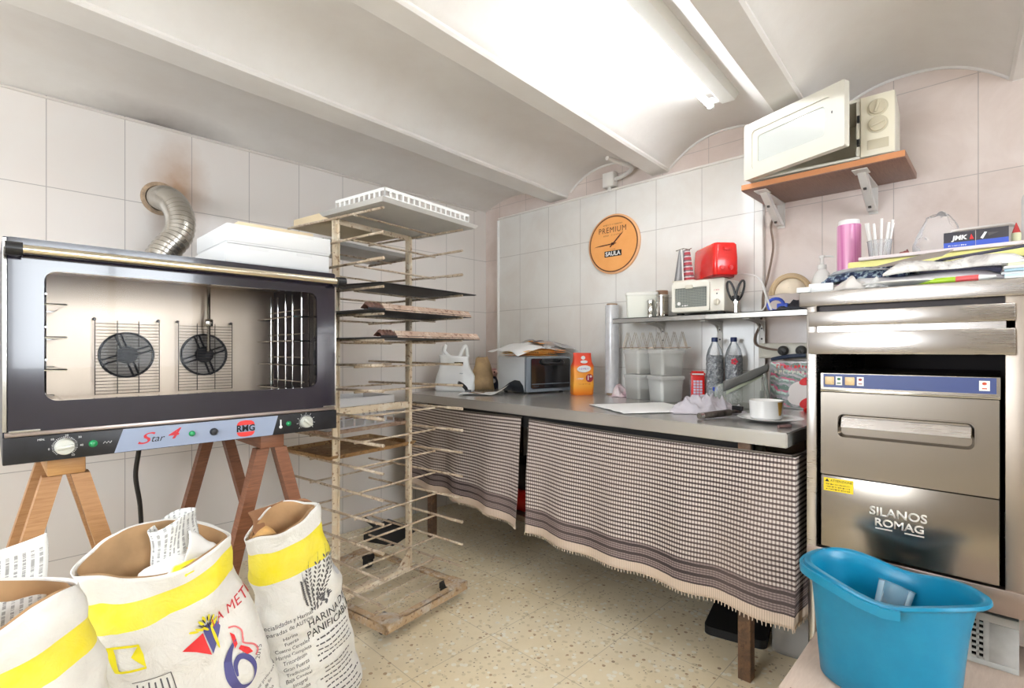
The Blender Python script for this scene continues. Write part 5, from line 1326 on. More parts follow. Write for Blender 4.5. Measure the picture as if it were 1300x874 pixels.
for x in (.125, .208):
    o = thing('power_plug', 'dark round plug in the %s socket of the ivory strip' % ('middle' if x < .2 else 'end'), 'plug', (WX-.071, .945-x, 1.163+.039), -90)
    q = MB(); q.lathe([(.025, 0), (.025, .012), (.019, .026), (.010, .030)], (0, 0, 0), 24, BC); q.obj('plug_body', mat('dark_grey_plug', (70, 68, 66), .5), o)
    MB().tube([(0, -.028, 0), (0.004, -.036, -.01), (.006, -.034, -.03)], .004, 8).obj('plug_cord', mat('dark_grey_plug', (70, 68, 66)), o)
q = MB(); q.tube(catmull([V((2.80, .86, 1.158)), V((2.775, .82, 1.166)), V((2.765, .76, 1.176)), V((2.77, .70, 1.178))], 6), .010, 8); o = q.obj('cable_bundle', mat('navy_cable', (52, 62, 84), .5)); tag(o, 'navy cable bundle lying on the biscuit tin below the sockets', 'cable')
pc_ = MB(); pc_.tube(catmull([V((2.885, .865, 1.93)), V((2.86, .885, 1.86)), V((2.86, .875, 1.74)), V((2.862, .900, 1.60)), V((2.862, .925, 1.50)), V((2.862, .93, 1.40)), V((2.862, .945, 1.33)), V((2.855, .965, 1.275)), V((2.845, .955, 1.235)), V((2.83, .90, 1.215)), V((2.822, .840, 1.205))], 6), .0058, 8)
o = pc_.obj('mains_cable', mat('brown_cord', (132, 112, 98), .5)); tag(o, 'brown power cord running from the microwave shelf down to the sockets', 'cord')
jb = thing('junction_box', 'white junction box with bent conduit under the vault above the clock', 'junction box', (2.905, 1.93, 2.285), -90)
q = MB(); q.bx(-.0, .085, -.055, 0, .0, .095, .004); q.obj('box_body', M_brk, jb)
MB().bx(.004, .081, -.060, -.0555, .004, .091, .002).obj('box_lid', mat('box_lid_white', (232, 228, 222), .45), jb)
q = MB(); q.tube(catmull([V((.085, -.03, .045)), V((.15, -.035, .052)), V((.21, -.05, .066)), V((.235, -.085, .075)), V((.225, -.16, .078)), V((.20, -.30, .080))], 6), .013, 12); q.obj('conduit', M_brk, jb)
MB().cyl((.042, -.03, 0), (.042, -.03, -.03), .013, seg=14).obj('cable_gland', M_brk, jb)
MB().cyl((.042, -.03, -.03), (.042, -.03, -.012), .018, seg=14).obj('gland_nut', M_brk, jb)
# ------------------------------------------------------------------ microwave on its wooden wall shelf
wsf = thing('wooden_wall_shelf', 'brown laminate wall shelf on two white folding brackets', 'shelf', (WX, .925, 1.976), -90)
M_lam = wood('shelf_laminate', (150, 112, 92), (128, 92, 76), (40, 3, 3), .45)
MB().bx(0, .635, -.358, -.001, 0, .028, .002).obj('board', M_lam, wsf)
MB().bx(.001, .634, -.3605, -.358, .004, .028).obj('edge_strip', mat('orange_edge_strip', (212, 142, 92), .5), wsf)
for x in (.075, .475):
    q = MB(); q.bx(x-.028, x+.028, -.33, -.25, -.004, -.0005, .001); q.bx(x-.018, x+.018, -.25, -.0, -.007, -.0005, .001)
    q.bx(x-.018, x+.018, -.006, 0, -.13, -.007, .001)
    q.prism([(-.285, -.004), (-.23, -.004), (-.02, -.11), (-.02, -.125), (-.055, -.125)], -.016, -.013, basis((x, 0, 0), (0, 1, 0), (0, 0, 1)))
    q.prism([(-.285, -.004), (-.23, -.004), (-.02, -.11), (-.02, -.125), (-.055, -.125)], .013, .016, basis((x, 0, 0), (0, 1, 0), (0, 0, 1)))
    s_ = V((0, -.227, -.121)).normalized()
    q.loft([[V((x-.013, -.283, -.006)), V((x+.013, -.283, -.006)), V((x+.013, -.279, -.004)), V((x-.013, -.279, -.004))], [V((x-.013, -.060, -.126)), V((x+.013, -.060, -.126)), V((x+.013, -.056, -.124)), V((x-.013, -.056, -.124))]])
    b = q.obj('bracket', M_brk, wsf)
    for y, z in ((-.20, -.053), (-.09, -.112)): MB().box((x, y-.004, z-.004), (.012, .012, .010), .002).obj('bolt', mat('screw_dark', (70, 66, 64)), b)
M_mwcream = mat('microwave_cream', (222, 217, 203), .35)
mw = thing('microwave_oven', 'old cream microwave oven with its door ajar, on the wall shelf', 'microwave', (2.537, .885, 2.0045), -86)
MWW, MWD, MWH = .562, .285, .264
q = MB(); q.bx(0, .442, .0, MWD, .008, .020, .002).bx(0, .442, 0, MWD, MWH-.014, MWH, .002).bx(0, .014, 0, MWD, .02, MWH-.014).bx(0, .442, MWD-.012, MWD, .02, MWH-.014).bx(.429, .442, 0, MWD, .02, MWH-.014)
q.bx(.441, MWW, .004, MWD, .008, MWH, .006)
for x in (.04, .51):
    for y in (.04, .24): q.cyl((x, y, 0), (x, y, .01), .012, seg=10)
q.obj('body', M_mwcream, mw)
MB().bx(.443, MWW-.002, -.006, .004, .010, MWH-.002, .004).obj('control_panel', mat('panel_cream', (232, 224, 202), .35), mw)
for z in (.205, .135):
    q = MB(); Bk = basis((.503, -.006, z), (1, 0, 0), (0, 0, 1)); q.lathe([(.036, 0), (.036, .002), (.033, .003), (.030, .003), (.028, .012), (.001, .013)], (0, 0, 0), 36, Bk); q.box((0, 0, 0), (.010, .046, .010), .002, Bk @ Mx.Rotation(rad(-18 if z > .2 else -72), 4, 'Z') @ Mx.Translation((0, 0, .016))); q.obj('dial', mat('dial_cream', (206, 196, 170), .4), mw)
q = MB(); q.bx(.468, .540, -.0085, -.006, .035, .075, .003); q.obj('open_button', mat('dial_cream', (230, 222, 200)), mw)
for z in (.075, .175): MB().box((.4355, -.004, z), (.010, .008, .030), .001).obj('latch_slot', M_black, mw)
mdoor = MB(); ML = .47
mdoor.frame(rrect(0, ML, 0, MWH-.004, .006, 5), rrect(.042, ML-.055, .040, MWH-.045, .018, 5), 0, .030, BC)
mdoor.bx(.002, ML-.002, -.004, 0, .002, MWH-.006)
do = mdoor.obj('door', M_mwcream, mw, (0, -.004, .004)); do.rotation_euler = (0, 0, rad(-24.6))
q = MB(); q.prism(rrect(.041, ML-.054, .039, MWH-.044, .017, 5), .014, .020, BC); q.obj('door_window', mat('pale_mirror_window', (204, 208, 203), .12, .15, coat=.6), do)
q = MB(); q.frame(rrect(.040, ML-.053, .038, MWH-.043, .018, 5), rrect(.070, ML-.084, .068, MWH-.073, .012, 5), .0195, .024, BC); q.obj('window_bezel', M_mwcream, do)
scribble('small_print', 8, .05, .006, M_greyink, do, basis((.095, -.0042, .022), (1, 0, 0), (0, 0, 1)))
q = MB(); q.prism(ell(.42, .15, .003, .006, 0, 8), 0, .0008, basis((0, -.0302, 0), (1, 0, 0), (0, 0, 1))); q.obj('worn_chip', M_greyink, do)
# ------------------------------------------------------------------ steel cabinet with glasswasher
cb = thing('steel_cabinet', 'stainless steel cabinet with drawer front, housing the glasswasher', 'cabinet', (1.92, .505, 0), -90)
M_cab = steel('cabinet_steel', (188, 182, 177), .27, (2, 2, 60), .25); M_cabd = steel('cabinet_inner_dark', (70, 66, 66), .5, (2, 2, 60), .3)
CW = .95
q = MB(); q.bx(0, CW, -.006, .975, 1.349, 1.397, .004); q.obj('counter_top', M_cab, cb)
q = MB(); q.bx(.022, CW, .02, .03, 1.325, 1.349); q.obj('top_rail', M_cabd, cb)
q = MB(); q.bx(.030, .522, -.010, .02, 1.282, 1.330, .003).bx(.030, .522, .004, .02, 1.262, 1.2825).bx(.030, .522, -.014, .02, 1.190, 1.262, .003); q.obj('drawer_front', M_cab, cb)
q = MB(); q.bx(.022, .052, 0, .035, .48, 1.349, .002); q.obj('corner_post', M_cab, cb)
q = MB(); q.bx(.502, .575, .004, .030, .48, 1.349, .002); q.obj('corner_post', steel('stained_post_steel', (172, 160, 148), .38, (60, 60, 2), .7), cb)
q = MB(); q.bx(.576, CW, .0, .03, .55, 1.345, .002); q.obj('side_door', M_cab, cb)
MB().box((.600, -.008, 1.0), (.02, .018, .07), .004).obj('door_latch', M_chrome, cb)
q = MB(); q.bx(.022, CW, -.002, .03, .482, .552, .003); q.obj('bottom_rail', steel('stained_rail_steel', (176, 160, 150), .4, (60, 2, 2), .8), cb)
MB().bx(.022, .026, .035, .955, .50, 1.349).obj('side_panel', M_cab, cb)
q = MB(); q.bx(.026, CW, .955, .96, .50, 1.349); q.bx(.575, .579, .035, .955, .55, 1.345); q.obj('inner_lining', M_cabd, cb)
q = MB(); q.bx(.026, CW, .03, .955, .530, .545); q.obj('bottom_shelf', M_cab, cb)
for x, y in ((.040, .03), (.040, .92), (.90, .03), (.90, .92)): MB().cyl((x, y, 0), (x, y, .50), .020, seg=16).obj('leg', M_steel, cb)
gw = thing('glasswasher', 'undercounter stainless glasswasher with blue control strip inside the steel cabinet', 'glasswasher', (1.928, .442, .5455), -90)
M_gw = steel('glasswasher_steel', (160, 152, 142), .25, (60, 2, 2), .3)
GW, GH = .43, .588
q = MB(); q.bx(.002, GW-.002, .012, .50, .014, GH, .003); q.obj('body', M_gw, gw)
for x in (.03, GW-.03): MB().cyl((x, .04, 0), (x, .04, .0145), .015, seg=12).obj('foot', M_black, gw); MB().cyl((x, .46, 0), (x, .46, .0145), .015, seg=12).obj('foot', M_black, gw)
q = MB(); q.prism([(-.004, .530), (.012, .530), (.012, GH), (.006, GH), (-.004, .582)], 0, GW, basis((0, 0, 0), (0, 1, 0), (0, 0, 1))); q.obj('control_strip', M_gw, gw)
q = MB(); q.bx(.008, GW-.008, -.0055, -.004, .536, .580); q.obj('blue_panel', mat('control_blue', (58, 72, 124), .35), gw)
q = MB(); q.bx(0, GW, -.008, .010, .522, .530, .001); q.obj('strip_edge', M_chrome, gw)
for x in (.026, .082):
    q = MB(); Bk = basis((x, -.0055, .558), (1, 0, 0), (0, 0, 1)); q.box((0, 0, .002), (.026, .026, .004), .002, Bk); q.lathe([(.010, .004), (.010, .009), (.001, .011)], (0, 0, 0), 18, Bk); q.obj('switch_button', mat('amber_button', (224, 196, 150), .3), gw)
for x, c_ in ((.052, (40, 110, 70)), (.110, (150, 60, 50)), (.398, (190, 70, 40))):
    MB().box((x, -.0058, .558), (.018 if x < .3 else .022, .001, .028), 0).obj('pictogram_label', M_white_ink, gw)
    q = MB(); q.prism(ell(x, .564, .005, .004, 0, 12), 0, .0006, basis((0, -.0064, 0), (1, 0, 0), (0, 0, 1))); q.bx(x-.005, x+.005, -.0070, -.0064, .549, .552); q.obj('pictogram', mat('pictogram_%d' % c_[0], c_, .5), gw)
# door with pressed-in handle
q = MB(); out = rrect(.002, GW-.002, .252, .520, .003, 6); inn = rrect(.050, .378, .378, .452, .016, 6)
q.frame(out, inn, -.010, .012, BC)
L2 = rrect(.056, .372, .384, .446, .013, 6); f_ = lambda P, h: [BC @ V((x, z, h)) for x, z in P]
q.skin([q.ring(f_(inn, .012)), q.ring(f_(rrect(.047, .381, .375, .455, .018, 6), .0145)), q.ring(f_(inn, .0145)), q.ring(f_(L2, -.006))], True, False, True)
dd = q.obj('door', M_gw, gw)
q = MB(); q.prism([(.0, .030), (-.012, .0), (.0, -.0)], .058, .370, basis((0, 0.0, .410), (0, 1, 0), (0, 0, 1))); q.obj('handle_lip', M_cab, dd)
q = MB(); q.bx(.002, GW-.002, -.010, .012, .014, .248, .002); lp_ = q.obj('lower_panel', M_gw, gw)
q = MB(); q.bx(.010, .092, -.0112, -.0100, .198, .240); q.obj('yellow_sticker', mat('sticker_yellow', (244, 212, 36), .5), lp_)
text('lettering', 'ATTENZIONE', .010, M_ink, lp_, basis((.060, -.0114, .232), (1, 0, 0), (0, 0, 1)))
for z in (.220, .212, .204): scribble('small_print', 16, .068, .0045, M_ink, lp_, basis((.051, -.0112, z), (1, 0, 0), (0, 0, 1)))
q = MB(); q.prism([(.014, .228), (.026, .228), (.020, .238)], 0, .0004, basis((0, -.0113, 0), (1, 0, 0), (0, 0, 1))); q.obj('warning_triangle', M_ink, lp_)
M_emb = mat('embossed_steel', (226, 222, 214), .35, .5)
def emboss(t_, size, x, z, sx=1):
    me = text_mesh(t_, size, bold=.0006)
    B_ = basis((x, -.0100, z), (1, 0, 0), (0, 0, 1)); bm = bmesh.new(); bm.from_mesh(me); 
    r = bmesh.ops.extrude_face_region(bm, geom=bm.faces[:]); vs = [v for v in r['geom'] if isinstance(v, bmesh.types.BMVert)]
    bmesh.ops.translate(bm, verts=vs, vec=(0, 0, .003)); bmesh.ops.transform(bm, matrix=B_ @ Mx.Diagonal((sx, 1, 1, 1)), verts=bm.verts[:])
    bm.to_mesh(me); bm.free(); me.name = 'lettering'; me.materials.clear(); me.materials.append(M_emb)
    o = bpy.data.objects.new('lettering', me); COL.objects.link(o); o.parent = lp_
emboss('SILANOS', .036, .205, .158); emboss('ROMAG', .032, .208, .125, 1.05)
MB().bx(.150, .192, -.0115, -.010, .105, .1085).obj('underline_bar', M_emb, lp_); MB().bx(.222, .268, -.0115, -.010, .105, .1085).obj('underline_bar', M_emb, lp_)
# ------------------------------------------------------------------ clutter on the cabinet top
TZ = 1.3975
def on_top(name, label, cat, m, mb, loc, rz=0, solid=0, group=None, ang=180):
    o = mb.obj(name, m, None, loc, solid=solid, ang=ang); o.rotation_euler = (0, 0, rad(rz)); return tag(o, label, cat, group)
M_yel = mat('pale_yellow_card', (240, 234, 150), .6)
q = MB(); q.bx(-.30, .33, -.20, .22, 0, .045, .003); on_top('storage_box', 'flat white box under the pale yellow folder, by the wall side', 'box', mat('box_white', (232, 230, 226), .6), q, (2.46, .09, TZ), -90, ang=30)
q = MB(); q.bx(-.30, .33, -.20, .20, 0, .050, .003); on_top('storage_box', 'flat dark-blue box between the white box and yellow folder', 'box', mat('box_navy_violet', (70, 68, 92), .6), q, (2.45, .09, TZ+.0455), -90, ang=30)
q = MB(); q.bx(-.33, .36, -.20, .20, 0, .036, .006); on_top('folder', 'pale yellow folder lying on the dark-blue box', 'folder', M_yel, q, (2.43, .095, TZ+.096), -90, ang=30)
q = MB(); q.bx(-.30, .40, -.21, .20, 0, .012, .002); on_top('tray', 'pinkish white flat tray on the yellow folder, under the JMK boxes', 'tray', mat('pinkish_white', (228, 214, 212), .45), q, (2.43, .09, TZ+.1325), -90, ang=30)
YZ = TZ+.145
# crumpled plastic-wrapped papers sliding towards the front
def slab(u, v, w, d, h0, h1, s_, amp=.010):
    return V(((u-.5)*w, (v-.5)*d, h0+(h1-h0)*v+.010*sin(pi*u)))+crumple(V((u*w, v*d, s_)), amp, 9, s_)
def wrapped(name, label, cat, m, w, d, h0, h1, th, loc, rz, s_, amp=.010):
    q = MB(); nu, nv = 30, 16
    top = [[V(slab(i/nu, j/nv, w, d, h0, h1, s_, amp))+V((0, 0, th*min(1, 6*min(i/nu, 1-i/nu, j/nv, 1-j/nv)+.25))) for i in range(nu+1)] for j in range(nv+1)]
    bot = [[V(slab(i/nu, j/nv, w, d, h0, h1, s_, amp*.3)) for i in range(nu+1)] for j in range(nv+1)]
    q.skin([q.ring(r) for r in top], False); q.skin([q.ring(r) for r in bot], False)
    def edge(L): return L[0]+[r[-1] for r in L[1:-1]]+list(reversed(L[-1]))+[r[0] for r in reversed(L[1:-1])]
    q.skin([q.ring(edge(bot)), q.ring(edge(top))], True); bmesh.ops.remove_doubles(q.bm, verts=q.bm.verts[:], dist=1e-5)
    return on_top(name, label, cat, m, q, loc, rz, 0)
M_film = NT('grey_film_over_paper'); _a = M_film.noise(M_film.objc(), 11, 5, .6, 1.5)
M_film.set(Base_Color=M_film.ramp(_a, [(.32, (146, 138, 136)), (.46, (206, 202, 198)), (.58, (228, 226, 222)), (.7, (170, 166, 166))]), Roughness=.18); M_film.b.inputs['Coat Weight'].default_value = .5; M_film.bump(_a, .5, .01); M_film = M_film.m
M_navyp = NT('navy_patterned_cloth'); _a = M_navyp.noise(M_navyp.objc(), 75, 3)
M_navyp.set(Base_Color=M_navyp.ramp(_a, [(.42, (38, 48, 78)), (.5, (80, 96, 128)), (.58, (176, 194, 200))]), Roughness=.7); M_navyp = M_navyp.m
wrapped('plastic_bag', 'bag of white papers sliding to the cabinet front edge', 'bag', mat('bag_pale', (222, 220, 220), .25, col2=(178, 172, 180), scale=9, coat=.4), .42, .22, .004, .03, .022, (2.08, .20, TZ), -90, 11)
wrapped('wrapped_cloth', 'navy speckled cloth folded in clear film, at the left end of the clutter', 'cloth', M_navyp, .24, .20, .03, .05, .038, (2.12, .335, TZ+.003), -98, 4)
wrapped('plastic_bag', 'crinkled grey plastic bag of papers, right part of the front clutter', 'bag', M_film, .34, .20, .024, .045, .032, (2.07, .12, TZ+.012), -84, 7, .014)
wrapped('plastic_bag', 'clear film bag hanging over the navy speckled cloth', 'bag', glassy('film_loose', (232, 232, 234), .12, .3), .21, .20, .045, .060, .010, (2.09, .325, TZ+.012), -96, 14, .012)
q = MB(); q.loft([[V((-.10, -.05, .085)), V((.06, -.05, .075)), V((.06, .05, .095)), V((-.10, .05, .11))], [V((-.10, -.05, .087)), V((.06, -.05, .077)), V((.06, .05, .0975)), V((-.10, .05, .1125))]])
q = MB(); q.prism([(-.12, -.02), (.02, .045), (.085, .03), (.06, -.03), (-.05, -.045)], 0, .003); o = on_top('folded_card', 'brownish grey folded card on top of the grey plastic bag', 'card', mat('brown_grey_card', (150, 140, 132), .6), q, (2.03, .20, TZ+.092), -90, ang=30); o.rotation_euler = (rad(20), rad(-6), rad(-90))
q = MB(); q.prism([(-.13, -.03), (.13, .0), (.13, .05), (-.10, .03)], 0, .004); o = on_top('folder', 'dark navy folder corner on top of the grey plastic bag', 'folder', mat('navy_folder', (52, 54, 74), .45), q, (2.10, .045, TZ+.098), -90, ang=30); o.rotation_euler = (rad(14), rad(-5), rad(-90))
MBp = MB(); MBp.lathe([(.001, .0), (.075, .0), (.10, .004), (.125, .014), (.127, .018), (.122, .018), (.098, .009), (.001, .006)], (0, 0, 0), 48); on_top('plate', 'white plate peeking out beneath the paper bags on the cabinet', 'plate', M_cera, MBp, (2.045, .245, TZ), 0, ang=30)
q = MB(); q.bx(-.035, .035, -.03, .03, 0, .030, .002); on_top('paper_box', 'small white cardboard box at the left front corner of the cabinet', 'box', M_whitep, q, (1.975, .452, TZ), -80, ang=30)
q = MB(); q.bx(-.02, .02, -.03, .03, 0, .018, .002); on_top('paper_box', 'flat little white box at the extreme left front of the cabinet top', 'box', M_whitep, q, (1.95, .4945, TZ), -88, ang=30)
q = MB(); cloth_blob(q, .055, .04, .034, 21); on_top('napkin', 'crumpled paper napkin in front of the small white box', 'napkin', mat('napkin_grey', (206, 200, 194), .85), q, (1.975, .365, TZ), -80, .002)
q = MB(); cloth_blob(q, .03, .03, .026, 33); on_top('napkin', 'crumpled black and white wrapper left of the white plate', 'wrapper', mat('wrapper_bw', (226, 226, 224), .7, col2=(86, 86, 84), scale=30), q, (1.955, .295, TZ), -80, .002)
mk2 = thing('marker_pen', 'green, red and white marker pen lying at the cabinet front edge', 'pen', (1.955, .105, TZ+.0095), -98)
MB().cyl((-.095, 0, 0), (-.0, 0, 0), .009, seg=14).obj('green_barrel', mat('lime_green', (176, 214, 40), .35), mk2); MB().cyl((.0, 0, 0), (.05, 0, 0), .0092, seg=14).obj('red_grip', mat('coral_red', (232, 92, 92), .35), mk2)
MB().cyl((.05, 0, 0), (.085, 0, 0), .009, .004, 14).obj('white_cap', M_white, mk2); MB().cyl((-.13, 0, 0), (-.095, 0, 0), .003, .009, 14).obj('red_tip', mat('coral_red', (232, 92, 92)), mk2)
for i in range(7):
    q = MB(); q.bx(-.12, .12, -.075, .075, 0, .007, .001); c_ = ((236, 238, 236), (206, 226, 236), (238, 238, 238), (178, 208, 222), (240, 240, 238), (226, 232, 196), (240, 240, 240))[i]
    on_top('envelope', ('%s envelope in the pile at the right end of the cabinet' % ('lowest white', 'second pale blue', 'third white', 'fourth blue', 'fifth white', 'sixth greenish', 'topmost white')[i]), 'envelope', mat('envelope_%d' % i, c_, .6), q, (2.03+.004*(i % 3), -.11-.006*(i % 2), TZ+.0075*i), -90+rr.uniform(-6, 6), group='pile of envelopes on the cabinet', ang=30)
# pink ribbon roll, cup of sticks
pr_ = thing('ribbon_roll', 'tall shiny pink roll standing behind the clutter on the cabinet', 'ribbon roll', (2.505, .472, TZ), 0)
_pk = NT('pink_satin'); _pkn = _pk.noise(_pk.mapping(_pk.objc(), (30, 30, .6)), 2, 3); _pk.set(Base_Color=_pk.mix(_pk.ramp(_pkn, [(.3, 0.0), (.7, 1.0)]), (196, 92, 158), (232, 172, 206)), Roughness=.28); _pk.b.inputs['Coat Weight'].default_value = .4
MB().lathe([(.042, 0), (.043, .004), (.043, .322), (.042, .326)], (0, 0, 0), 32).obj('satin_winding', _pk.m, pr_); MB().lathe([(.038, .326), (.038, .345), (.033, .347), (.033, .326)], (0, 0, 0), 28, None, True, True).obj('white_core', M_whitep, pr_)
cs = thing('stick_cup', 'clear cup of white paper sticks beside the pink roll', 'cup', (2.42, .355, YZ), 0)
MB().lathe([(.030, 0), (.032, .003), (.040, .085), (.042, .086), (.039, .085), (.031, .006)], (0, 0, 0), 28, None, True, True).obj('clear_cup', glassy('cup_clear', (236, 236, 238), .08, .12), cs)
M_stick = mat('stick_white', (240, 238, 234), .6)
for k in range(11):
    st_ = thing('paper_stick', 'white paper stick fanned out in the clear cup', 'stick', (2.42, .355, YZ+.004), 0, 'white paper sticks in the cup')
    a = 2*pi*k/11; r0, r1 = .020, .034
    MB().tube([(r0*cos(a), r0*sin(a), .003), (r1*cos(a)*1.15, r1*sin(a)*1.3, .150+.012*sin(k*2.3))], .0045, 8).obj('stick', M_stick, st_)
q = MB(); rings = []
for j in range(13):
    t = j/12; a = .085*(1-.55*t**1.5); rings.append(q.ring([V((a*cos(k), .6*a*sin(k), .17*t))+crumple(V((cos(k)*.1, sin(k)*.06, t*.2)), .020, 12, 18) for k in [2*pi*i/36 for i in range(36)]]))
q.skin(rings, True, True, True); on_top('plastic_bag', 'airy clear plastic bag standing up left of the JMK boxes', 'bag', glassy('thin_film', (236, 234, 234), .2, .12), q, (2.50, .185, YZ), -60)
q = MB(); cloth_blob(q, .07, .05, .045, 41); on_top('cloth', 'dull red cloth lying behind the cup of sticks', 'cloth', mat('dull_red', (186, 112, 108), .7), q, (2.56, .285, YZ), 0, .002)
def tick_box(label, x, y, w, rz, txt):
    t = thing('accessory_box', label, 'box', (x, y, YZ+.0005), rz)
    q = MB(); q.loft([[V((-w, -.030, 0)), V((w, -.030, 0)), V((w, .030, 0)), V((-w, .030, 0))], [V((-w, -.016, .060)), V((w, -.016, .060)), V((w, .026, .060)), V((-w, .026, .060))]]); q.obj('box_body', mat('box_charcoal', (62, 60, 66), .4), t, flat=True)
    q = MB(); q.loft([[V((-w, -.0308, 0)), V((w, -.0308, 0)), V((w, -.0298, 0)), V((-w, -.0298, 0))], [V((-w, -.0253, .024)), V((w, -.0253, .024)), V((w, -.0243, .024)), V((-w, -.0243, .024))]]); q.obj('blue_band', mat('box_blue', (66, 92, 190), .4), t, flat=True)
    B_ = basis((0, -.0222, .038), (1, 0, 0), (0, .233, 1))
    if txt: 
        text('lettering', txt, .022, M_white_ink, t, B_, bold=.0010, shear=.15, sx=.95); scribble('small_print', 9, .048, .006, M_white_ink, t, basis((-.004, -.0284, .012), (1, 0, 0), (0, .233, 1)))
        q = MB(); q.prism([(.026, -.008), (.036, -.008), (.030, .010)], 0, .0006, B_); q.obj('red_mark', M_redflat, t)
    else:
        q = MB(); q.prism([(-.028, -.008), (-.022, -.012), (-.012, .010), (-.018, .012)], 0, .0006, B_); q.obj('white_mark', M_white_ink, t); q = MB(); q.prism([(-.010, .008), (.016, .006), (-.008, -.004)], 0, .0006, B_); q.obj('grey_mark', M_greyink, t)
tick_box('charcoal and blue box printed JMK on the pinkish tray', 2.30, .116, .040, -86, 'JMK')
tick_box('charcoal and blue box with a white tick, right of the JMK box', 2.30, .034, .039, -90, None)
q = MB(); q.frame(rrect(-.092, .092, 0, .10, .02, 5), rrect(-.085, .085, .007, .093, .016, 5), 0, .025, basis((0, 0, 0), (1, 0, 0), (0, .18, 1))); q.prism(rrect(-.086, .086, .006, .094, .016, 5), 0, .003, basis((0, 0, 0), (1, 0, 0), (0, .18, 1)))
on_top('tray', 'white rounded tray tilted upright behind the JMK boxes', 'tray', mat('greyish_white_tray', (222, 216, 210), .45), q, (2.50, .062, YZ+.006), -90, ang=30)
pn_ = thing('crayon', 'thick crayon with a red tip pointing up beside the tick box', 'crayon', (2.29, -.022, YZ), 0)
MB().cyl((0, 0, 0), (0, 0, .035), .012, seg=12).obj('pale_barrel', mat('pale_green_beige', (196, 196, 160), .5), pn_); MB().cyl((0, 0, .035), (0, 0, .068), .011, .001, 12).obj('red_tip', mat('crayon_red', (176, 46, 46), .5), pn_)
q = MB(); q.prism(rrect(-.09, .09, 0, .19, .03, 6), 0, .012, basis((0, 0, 0), (1, 0, 0), (0, .1, 1))); on_top('cutting_board', 'grey plastic board upright at the right picture edge', 'board', mat('grey_board', (176, 170, 166), .4), q, (2.40, -.125, YZ+.001), -90, ang=30)
# ------------------------------------------------------------------ platform, bucket, crate, odds on the floor
PZ = .30
M_plat = wood('cream_platform_paint', (226, 204, 186), (214, 190, 172), (4, 30, 4), .55)
pf = thing('platform', 'low cream platform on the floor carrying the blue mop bucket', 'platform', (1.75, .05, 0), 0)
q = MB(); q.bx(-.55, .45, -.40, .39, .275, PZ, .004); q.obj('top_board', M_plat, pf)
for x in (-.50, .40):
    q = MB(); q.bx(x-.03, x+.03, -.39, .38, 0, .2745, .003); q.obj('side_board', M_plat, pf)
q = MB(); q.bx(-.29, -.255, .345, .365, PZ, PZ+.0006); q.obj('printed_mark', mat('brown_mark', (130, 96, 82), .7), pf)
bu = thing('mop_bucket', 'turquoise blue oval mop bucket with pouring spout', 'bucket', (1.672, .232, PZ+.0005), -94)
_b = NT('turquoise_plastic'); _b.set(Base_Color=_b.mix(_b.ramp(_b.noise(_b.objc(), 12, 5, .7), [(.4, 0.0), (.8, .5)]), (2, 124, 162), (24, 146, 182)), Roughness=.34); M_turq = _b.m
def bout(a, b, sp=0.0, n=64):
    P = []
    for k in range(n):
        t = 2*pi*k/n; x = a*math.copysign(abs(cos(t))**.8, cos(t)); y = b*math.copysign(abs(sin(t))**.85, sin(t))
        if cos(t) > 0: x += sp*max(0, cos(t))**14; y *= 1-.10*cos(t)
        P.append((x, y))
    return P
def rimz(x, y, a): 
    u = x/a
    return .285+.016*math.exp(-((u+.85)/.5)**2)-.020*math.exp(-((u-.15)/.45)**2)+.006*u
A0, B0, A1, B1 = .150, .105, .174, .130
q = MB(); rings = []
for t in (0, .02, .25, .5, .75, .93, 1):
    a, b = A0+(A1-A0)*t, B0+(B1-B0)*t
    if t == 0: a -= .006; b -= .006
    rings.append(q.ring([V((x, y, (rimz(x, y, a))*t)) for x, y in bout(a, b, .014*t**6)]))
a, b = A1, B1
for da, dz in ((.011, -.002), (.016, .004), (.014, .011), (.002, .012), (-.004, .006)):
    rings.append(q.ring([V((x, y, rimz(x, y, a)+dz)) for x, y in bout(a+da, b+da, .020)]))
for t in (.9, .5, .03):
    a2, b2 = A0+(A1-A0)*t-.005, B0+(B1-B0)*t-.005
    rings.append(q.ring([V((x, y, rimz(x, y, a2)*t+.004)) for x, y in bout(a2, b2, .012*t**6)]))
q.skin(rings, True, True, True); q.obj('bucket_body', M_turq, bu, ang=50)
# carrying handle folded along the left rim
q = MB(); P = []
for k in range(25):
    t = rad(-20)+rad(-245)*k/24 if False else rad(78)+rad(205)*k/24
    x = (A1+.022)*math.copysign(abs(cos(t))**.8, cos(t)); y = (B1+.022)*math.copysign(abs(sin(t))**.85, sin(t)); P.append(V((x, y, rimz(x, y, A1)-.004)))
L = []
for i, p in enumerate(P):
    d = V((p.x, p.y, 0)).normalized(); L.append([p-d*.004+V((0, 0, -.013)), p+d*.004+V((0, 0, -.013)), p+d*.004+V((0, 0, .010)), p-d*.004+V((0, 0, .010))])
q.loft(L); q.obj('carry_handle', mat('turquoise_handle', (8, 134, 172), .32), bu)
mc = thing('measuring_cup', 'clear plastic cup leaning inside the blue mop bucket', 'cup', (1.675, .265, PZ+.012), 0)
q = MB(); Mt = Mx.Rotation(rad(24), 4, 'Y') @ Mx.Rotation(rad(10), 4, 'X'); q.lathe([(.026, .02), (.028, .024), (.042, .255), (.0445, .256), (.0405, .250), (.027, .032)], (0, 0, 0), 32, Mt); q.obj('cup_wall', glassy('cup_frosted', (206, 226, 234), .2, .16), mc)
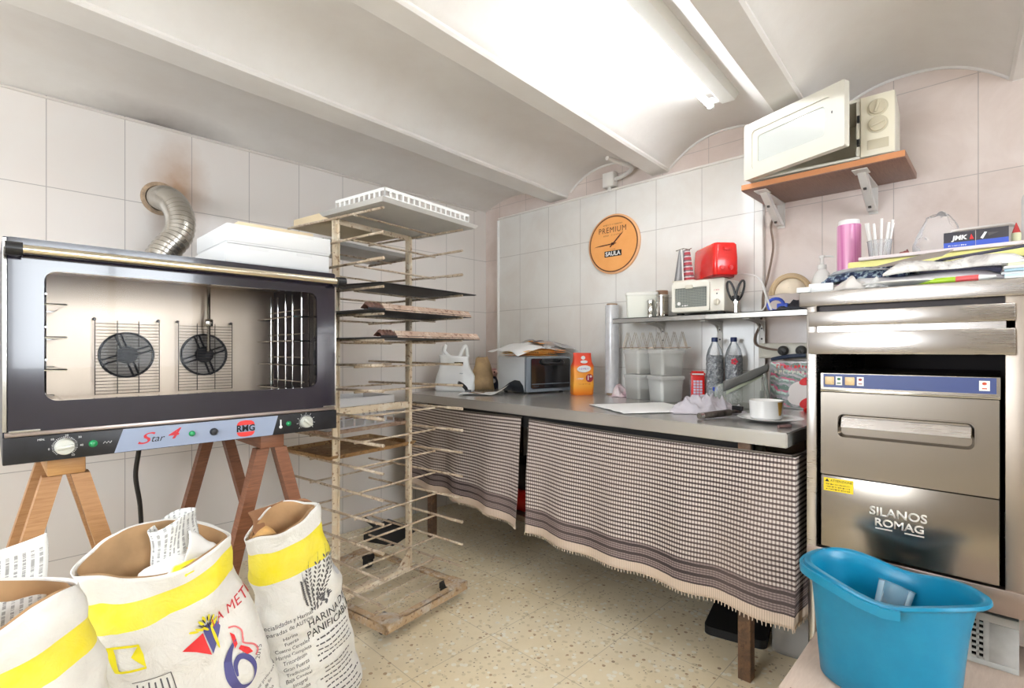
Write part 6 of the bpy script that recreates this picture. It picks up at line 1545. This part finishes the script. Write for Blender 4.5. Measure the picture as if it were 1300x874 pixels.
# grey perforated crate under the cabinet
gc = thing('bottle_crate', 'grey plastic crate with honeycomb side under the steel cabinet', 'crate', (1.985, .270, PZ+.0005), -90)
M_crate = mat('crate_grey', (206, 206, 202), .45, var=.1, scale=14); CWd, CD, CH = .295, .19, .150
q = MB(); q.bx(0, CWd, .004, CD, 0, .008).bx(0, CWd, CD-.006, CD, 0, CH).bx(0, .006, .004, CD, 0, CH).bx(CWd-.006, CWd, .004, CD, 0, CH, .002).bx(0, CWd, .006, CD, CH-.006, CH, .002); q.obj('crate_shell', M_crate, gc)
q = MB(); q.bx(0, CWd, -.0, .006, CH-.024, CH, .003).bx(0, CWd, 0, .006, 0, .016, .002).bx(.232, CWd, 0, .008, .015, CH-.023, .002).bx(.187, .197, 0, .006, .015, CH-.02).bx(.207, .213, 0, .006, .015, CH-.02).bx(.222, .234, 0, .006, .015, CH-.02)
for k in range(7): q.bx(.195, .225, 0, .006, .016+.0165*k, .022+.0165*k)
hx = .0155
for r in range(8):
    for c_ in range(9):
        x = .012+c_*hx*1.32+(hx*.66 if r % 2 else 0); z = .022+r*hx*1.02
        if x > .185 or z > CH-.028: continue
        P = [(x+hx*.62*cos(pi/6+pi/3*k), z+hx*.62*sin(pi/6+pi/3*k)) for k in range(6)]
        for k in range(6):
            a, b = P[k], P[(k+1) % 6]; q.tube([(a[0], .003, a[1]), (b[0], .003, b[1])], .0020, 4, caps=False)
q.obj('honeycomb_side', M_crate, gc)
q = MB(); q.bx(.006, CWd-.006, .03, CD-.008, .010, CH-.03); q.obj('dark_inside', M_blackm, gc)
# clear bag on the floor by the cabinet leg
fbg = thing('clear_plastic_bag', 'clear plastic bag slumped on the floor beneath the curtain end', 'bag', (2.29, .605, 0.0), -80)
q = MB(); rings = []
for j in range(11):
    t = j/10; a = .095*(1-.25*t**2); b = .10*(1-.4*t**2)
    rings.append(q.ring([V((a*math.copysign(abs(cos(k))**.5, cos(k)), b*math.copysign(abs(sin(k))**.5, sin(k)), .002+.17*t))+crumple(V((cos(k)*.1, sin(k)*.1, t*.2)), .012*min(1, t*5), 14, 28) for k in [2*pi*i/40 for i in range(40)]]))
q.skin(rings, True, True, True); q.obj('bag_film', glassy('floor_bag_film', (214, 212, 208), .15, .45), fbg, ang=180)
q = MB(); q.ball((0.02, 0, .19), .06, (1.0, .9, .75), 20, 14, None, lambda p: p+crumple(p, .02, 18, 5)); q.obj('dark_contents', mat('dark_teal_contents', (34, 44, 48), .6, col2=(120, 136, 140), scale=24), fbg, ang=180)
